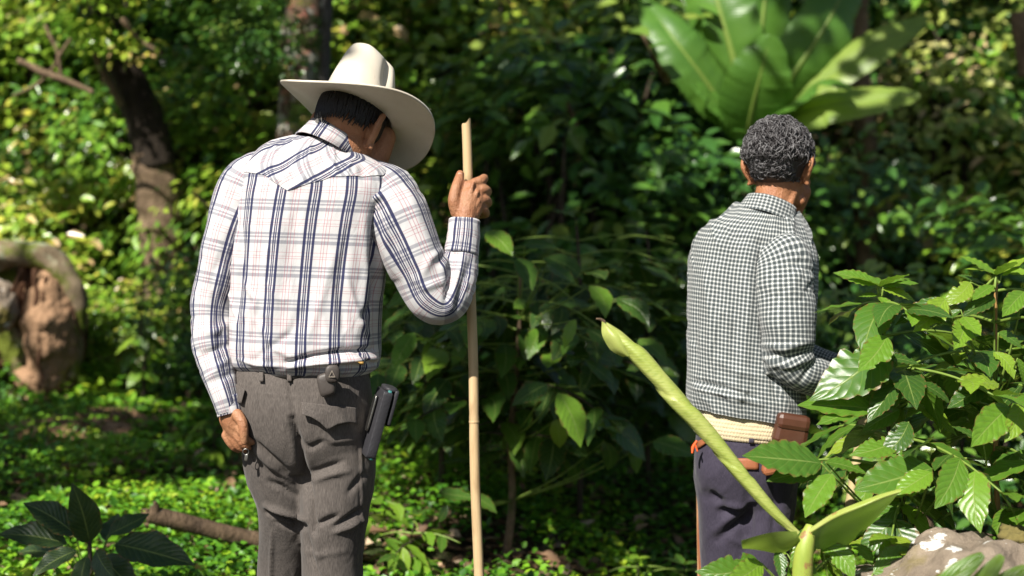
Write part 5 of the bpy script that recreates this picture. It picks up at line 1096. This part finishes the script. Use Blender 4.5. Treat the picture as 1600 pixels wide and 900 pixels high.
V, F, _ = tube(np.array([W(944, 504, 3.15), W(940, 500, 3.148), W(932, 498, 3.14)])-P0, [.005, .004, .002], 8, 12); obj('dry_tip', mesh_np('dry_tip', V, F), M['pale_bark'], fl_)
strip('torn_leaf', [(1268, 822, 3.03), (1310, 796, 3.0), (1360, 778, 2.98), (1406, 764, 2.98)], [(1272, 856, 3.07), (1312, 856, 3.12), (1352, 828, 3.12), (1396, 780, 3.06)], M['banana'], bs, bs, .004)
strip('leaf_edge', [(1266, 824, 3.025), (1310, 797, 2.995), (1360, 778, 2.975), (1408, 763, 2.975)], [(1268, 832, 3.02), (1312, 806, 2.985), (1362, 786, 2.965), (1404, 772, 2.968)], M['furl'], bs, bs, .006)
strip('torn_leaf', [(1246, 828, 3.03), (1215, 832, 3.0), (1180, 838, 2.98), (1160, 842, 2.98)], [(1252, 846, 3.05), (1222, 864, 3.05), (1190, 862, 3.04), (1160, 858, 3.02)], M['banana_pale'], bs, bs, .006)
# pointed blades at the bottom right corner
sp = empty('pointed_leaf_plant', W(1540, 1100, 2.6)); tag(sp, 'pointed green blades in front of the boulder at bottom right', 'plant')
for (x0, y0, x1, y1, x2, y2, w) in ((1440, 960, 1480, 910, 1536, 866, .045), (1490, 970, 1530, 915, 1566, 868, .040), (1540, 960, 1570, 915, 1606, 886, .05), (1600, 980, 1610, 930, 1640, 880, .05)): banana_leaf(sp, [(x0-30, 1080, 2.62), (x0, y0, 2.6), (x1, y1, 2.58), (x2, y2, 2.58)], w, (-.4, -1, .4), G['coffee_young'], x0, .3, .05)

# ------------------------------------------------------------------ stones and wood
def rock_mat():
    n = NT('lichened boulder'); o = n.coord('Object'); f = n.noise(o, 7, 10, .68); col = n.mix(n.maprange(f, .3, .7), (.115, .09, .068), (.33, .265, .20)); col = n.mix(n.maprange(n.noise(o, 5, 5), .5, .62), col, (.16, .13, .035))
    col = n.mix(n.maprange(n.noise(n.mapping(o, loc=(3, 1, 2)), 17, 6, .6), .585, .605), col, (.62, .61, .58)); return n.fin(col, .9, n.bump(n.math('ADD', f, n.math('MULTIPLY', n.noise(o, 60, 6, .7), .35)), .9, .02), spec=.2)
def blob(name, c, rad, seed, amp, root, mat, nu=72, nv=48, rgh=0.0):
    V, F = ellip((0, 0, 0), rad, None, nu, nv); d = nz(V); s = SinNoise(1.1, seed)(d)*.6+SinNoise(2.6, seed+1)(d)*.3+SinNoise(6, seed+2)(d)*.12+SinNoise(15, seed+3)(d)*.06+rgh*(SinNoise(11, seed+4)(d)*.22+SinNoise(24, seed+5)(d)*.18); V = V*(1+amp*s)[:, None]
    return obj(name, mesh_np(name, V+np.asarray(c)-np.array(root.location), F), mat, root)
c = W(1530, 1010, 3.1); rk = empty('boulder', c); tag(rk, 'brown boulder with white lichen patches at the bottom right', 'boulder'); M['rock'] = rock_mat(); blob('stone', c, (.33, .27, .235), 70, .13, rk, M['rock'])
mo = blob('moss_tuft', W(1590, 838, 3.12), (.05, .05, .02), 71, .3, rk, plain('dry moss', (.16, .13, .04), .95, .8, 90, .8), 24, 16)
c = W(1445, 900, 4.05); st_ = empty('wooden_stump', [c[0], 4.05, tz(c[0], 4.05)]); tag(st_, 'short mossy stump behind the boulder', 'stump'); trunk(st_, [(1446, 960, 4.05, .034), (1446, 880, 4.05, .031), (1443, 830, 4.05, .030), (1437, 792, 4.05, .026)], M['log_bark'], 'trunk', 18, .16, 75)
c = W(320, 825, 5.15); lg = empty('fallen_log', W(230, 800, 4.85)); tag(lg, 'fallen branch lying on the ground beside the grey trousers', 'log')
trunk(lg, [(232, 803, 4.85, .027), (280, 815, 4.88, .030), (340, 830, 4.92, .028), (420, 848, 4.96, .031), (520, 870, 5.0, .030)], M['log_bark'], 'log', 20, .12, 80, 70); trunk(lg, [(246, 804, 4.85, .016), (244, 792, 4.84, .012), (242, 784, 4.83, .006)], M['log_bark'], 'branch_stub', 10, .1, 81, 12)
for k in range(4): V, F, _ = tube(np.array([W(232, 797+4*k, 4.85), W(226-rng.uniform(0, 6), 796+5*k, 4.84)])-np.array(lg.location), [.006, .002], 6, 5); obj('splinter', mesh_np('splinter', V, F), M['pale_bark'], lg)
tw = empty('ground_twig', W(605, 842, 5.1)); tag(tw, 'thin crooked twig lying on the ground left of the cane', 'twig'); V, F, _ = tube(np.array([W(605, 842, 5.1), W(640, 846, 5.1), (W(662, 838, 5.1)), W(690, 822, 5.12)])-np.array(tw.location), [.007, .007, .006, .003], 8, 24); obj('bark', mesh_np('bark', V, F), M['pale_bark'], tw)
# uprooted stump at the left: mossy arch of wood, soil clump, hanging roots, dark lumps coloured as the shade of the hollow
us = empty('uprooted_stump', [*W(50, 600, 8.0)[:2], tz(W(50, 600, 8.0)[0], 8.0)]); tag(us, 'uprooted mossy tree stump with soil and hanging roots at the left edge', 'stump')
soil = plain('clinging dry soil', (.36, .22, .13), .95, .6, 16, .9, .1, bd=.03); root_and_shade = plain('dark rotten wood', (.075, .038, .022), .9, .6, 14, .7, .1, bd=.02); mossm = bark_mat('mossy stump bark', (.14, .10, .06), (.32, .25, .16), [((.34, .36, .24), 2.2)], 5, (.13, .16, .02), pth=(.54, .62), mth=(.46, .56))
trunk(us, [(-90, 455, 7.98, .10), (-30, 412, 7.96, .085), (30, 396, 7.94, .07), (82, 408, 7.95, .065), (112, 450, 7.97, .055), (122, 515, 8.0, .04), (114, 590, 8.03, .035)], mossm, 'root_flare', 30, .34, 90, 80)
blob('stump_body', W(25, 500, 8.25), (.37, .22, .40), 96, .12, us, mossm, 110, 80, .5); blob('soil_clump', W(84, 505, 8.04), (.165, .24, .37), 91, .12, us, soil, 130, 90, .30); blob('hollow_wood', W(10, 510, 8.35), (.46, .12, .42), 92, .12, us, root_and_shade, 90, 60, .7); blob('soil_clump', W(70, 592, 8.05), (.16, .16, .09), 94, .15, us, soil, 90, 60, .3); blob('pale_stone', W(2, 480, 7.85), (.09, .09, .15), 93, .15, us, M['rock'])
blob('hollow_wood', W(46, 470, 8.1), (.085, .12, .24), 97, .25, us, root_and_shade, 90, 60, .7); blob('hollow_wood', W(-30, 560, 8.1), (.14, .12, .22), 98, .25, us, root_and_shade, 90, 60, .7)
for k, (pts, rad) in enumerate((([(35, 420, 7.85), (22, 450, 7.84), (8, 475, 7.85)], .018), ([(55, 420, 7.86), (58, 500, 7.82), (62, 560, 7.82), (64, 608, 7.84)], .016), ([(75, 430, 7.86), (62, 480, 7.83), (58, 520, 7.83)], .013), ([(110, 480, 7.88), (128, 520, 7.85), (134, 545, 7.86)], .009), ([(45, 430, 7.9), (40, 480, 7.87), (46, 540, 7.87)], .022))): V, F, _ = tube(np.array([W(*p) for p in pts])-np.array(us.location), np.linspace(rad, rad*.5, len(pts)), 8, 26); obj('root', mesh_np('root', V+(SinNoise(6, 95+k)(V)*.006)[:, None], F), root_and_shade, us)
for k, (px, py, D, L_) in enumerate(((170, 640, 7.4, .5), (105, 668, 7.1, .6))):
    c = W(px, py, D); c[2] = tz(c[0], D)+.03; e = empty('earth_bank', c); tag(e, ('bare brown earth lump with roots below the stump', 'long bare earth ledge in the sunny grass at left', 'small brown earth clod left of the trousers')[k], 'earth'); blob('soil', c, (L_*.5, .16, .07), 110+k, .25, e, soil, 90, 50, 1.0)

# ------------------------------------------------------------------ shade trees beside and behind the viewer: their crowns throw the dappled shade
def lands(P, plane_y):
    t = (plane_y-P[:, 1])/(-SUN[1]); return proj(P-t[:, None]*SUN)
def ground_hit(P):
    Q = P.copy(); done = np.zeros(len(P), bool); out = np.full((len(P), 3), np.nan)
    for s in np.arange(0, 26, .18):
        Q = P-SUN*s; h = (Q[:, 2] < terrain(Q[:, 0], Q[:, 1])) & ~done; out[h] = Q[h]; done |= h
    return out
r = np.random.default_rng(500); n = 44000
# leaf positions are drawn where light would otherwise reach the shaded places, high above the men
gxy = np.stack([r.uniform(-9, 5, n), r.uniform(-5, 9, n)], -1); zc = 5.6+1.2*r.random(n)+.8*SinNoise(.25, 501, 2)(gxy)
Pc = np.c_[gxy, zc]; hit = ground_hit(Pc); qg = proj(hit); q35 = lands(Pc, 3.45); q39 = lands(Pc, 3.75); q53 = lands(Pc, 5.2)
clus = SinNoise(.55, 502)(Pc)+.55*SinNoise(1.5, 503)(Pc)
dens = .5*sstep(.30, .5, clus)
def box(q, x0, y0, x1, y1, m=40): return (sstep(x0-m, x0+m, q[:, 0])*(1-sstep(x1-m, x1+m, q[:, 0]))*sstep(y0-m, y0+m, q[:, 1])*(1-sstep(y1-m, y1+m, q[:, 1])))
dens += 1.0*box(qg, 790, 280, 1110, 720)*(hit[:, 1] > 6)+.8*box(qg, 1270, 200, 1700, 480)+.5*box(qg, 350, 380, 1100, 700)+.45*box(qg, -100, 640, 420, 790)*(clus > -.1)+1.6*box(q53, 590, 300, 1100, 760)+1.2*box(lands(Pc, 6.0), 600, 280, 1120, 720)+.5*box(qg, 860, 700, 1200, 960)+.9*box(lands(Pc, 9.4), 790, 270, 1100, 700)+.7*box(lands(Pc, 10.6), 800, 260, 1090, 500)+.8*box(lands(Pc, 9.5), 1275, 190, 1700, 480)+.8*box(lands(Pc, 6.6), 1270, 330, 1700, 620)+.5*box(lands(Pc, 8.8), 300, 330, 700, 620)
dens += 2.2*box(lands(Pc, 4.25), -60, 720, 340, 980)
dens -= .35*box(qg, -50, 60, 460, 560)*(clus < .75)+.5*box(qg, 600, -100, 800, 330)*(clus < .9)+.5*box(qg, 1050, -100, 1460, 220)
def lit_zone(P): return np.maximum.reduce([box(lands(P, 3.45), 190, -60, 880, 1100, 30), box(lands(P, 3.75), 840, 20, 1520, 1100, 30), box(lands(P, 3.3), 850, 300, 1800, 1100, 30), box(lands(P, 2.9), 1000, 620, 1800, 1100, 30)])
lit = lit_zone(Pc)
dens -= .7*box(lands(Pc, 9.6), -80, 60, 450, 560)*(clus < .9)+.5*box(lands(Pc, 11), -80, -80, 450, 360)*(clus < .9)+.8*box(lands(Pc, 10.8), 560, -120, 900, 290)*(clus < .85)+.6*box(lands(Pc, 9.6), 600, 60, 800, 340)*(clus < .85)+.7*box(lands(Pc, 10.5), 1380, -80, 1700, 200)*(clus < 1)+.8*box(lands(Pc, 11.5), 1380, -120, 1700, 190)*(clus < 1)+.8*box(lands(Pc, 8.5), 1000, -150, 1460, 200)*(clus < .8)
dens -= .9*box(lands(Pc, 8.4), 590, -120, 760, 270)*(clus < .8)
dens -= 1.2*box(qg, 10, 590, 340, 700)+1.0*box(qg, 600, 720, 720, 880)
dens -= 1.5*box(lands(Pc, 8.5), 420, -40, 530, 240, 25)+1.2*box(lands(Pc, 9.2), 190, 210, 310, 420, 25)+1.0*box(lands(Pc, 7.9), -60, 380, 150, 560, 25)
dens = np.clip(dens, 0, 1)*(1-lit)
shade = .07*box(q35, 390, 130, 600, 300, 60)                    # a sparse spray whose blurred shade greys the shoulders
sel = (r.random(n) < np.clip(dens+shade, 0, 1)) & np.isfinite(qg[:, 0])
Ps = Pc[sel]; m_ = len(Ps); idx = np.argsort(Ps[:, 0])
grp = (Ps[:, 0]+.25*Ps[:, 1] > -2.2).astype(int)
for k, (tx, ty, lab) in enumerate(((-5.2, 3.2, 'tall shade tree standing left of the view, crown spreading overhead'), (3.4, -2.2, 'tall shade tree behind the viewer, crown spreading overhead'))):
    P = Ps[grp == k]; n_ = len(P); e = empty('shade_tree', (tx, ty, tz(tx, ty))); tag(e, lab, 'tree')
    Dr = np.stack([r.normal(0, 1, n_), r.normal(0, 1, n_), r.normal(-.3, .4, n_)], -1); Nn = np.stack([r.normal(-.3, .4, n_), r.normal(-.3, .4, n_), np.ones(n_)], -1)
    V, F, rn = leaf_cloud(P, Dr, Nn, r.uniform(.16, .30, n_), .5, None, .1, 7+k); o = obj('crown', mesh_np('crown', V-np.array(e.location), F, None, rn, False), G['bush_dark'], e); o['kind'] = 'stuff'
    V, F, _ = tube([(0, 0, -.2), (.1, .05, 2), (0, .1, 4.2), (-.1, 0, 5.6)], [.26, .2, .16, .10], 16, 40); obj('trunk', mesh_np('trunk', V, F), M['dark_bark'], e)
    for j in range(40):
        tgt = P[r.integers(n_)]-np.array(e.location); s0 = np.array([0, .05, r.uniform(3.4, 5.2)]); ctl = [s0, s0*.5+tgt*.5+np.array([0, 0, -.2]), tgt]
        if lit_zone(np.array([s0+(tgt-s0)*q_ for q_ in np.linspace(0, 1, 12)])+np.array(e.location)).max() > .02: continue
        V, F, _ = tube(ctl, [.07, .045, .012], 8, 20); obj('limb', mesh_np('limb', V, F), M['dark_bark'], e)
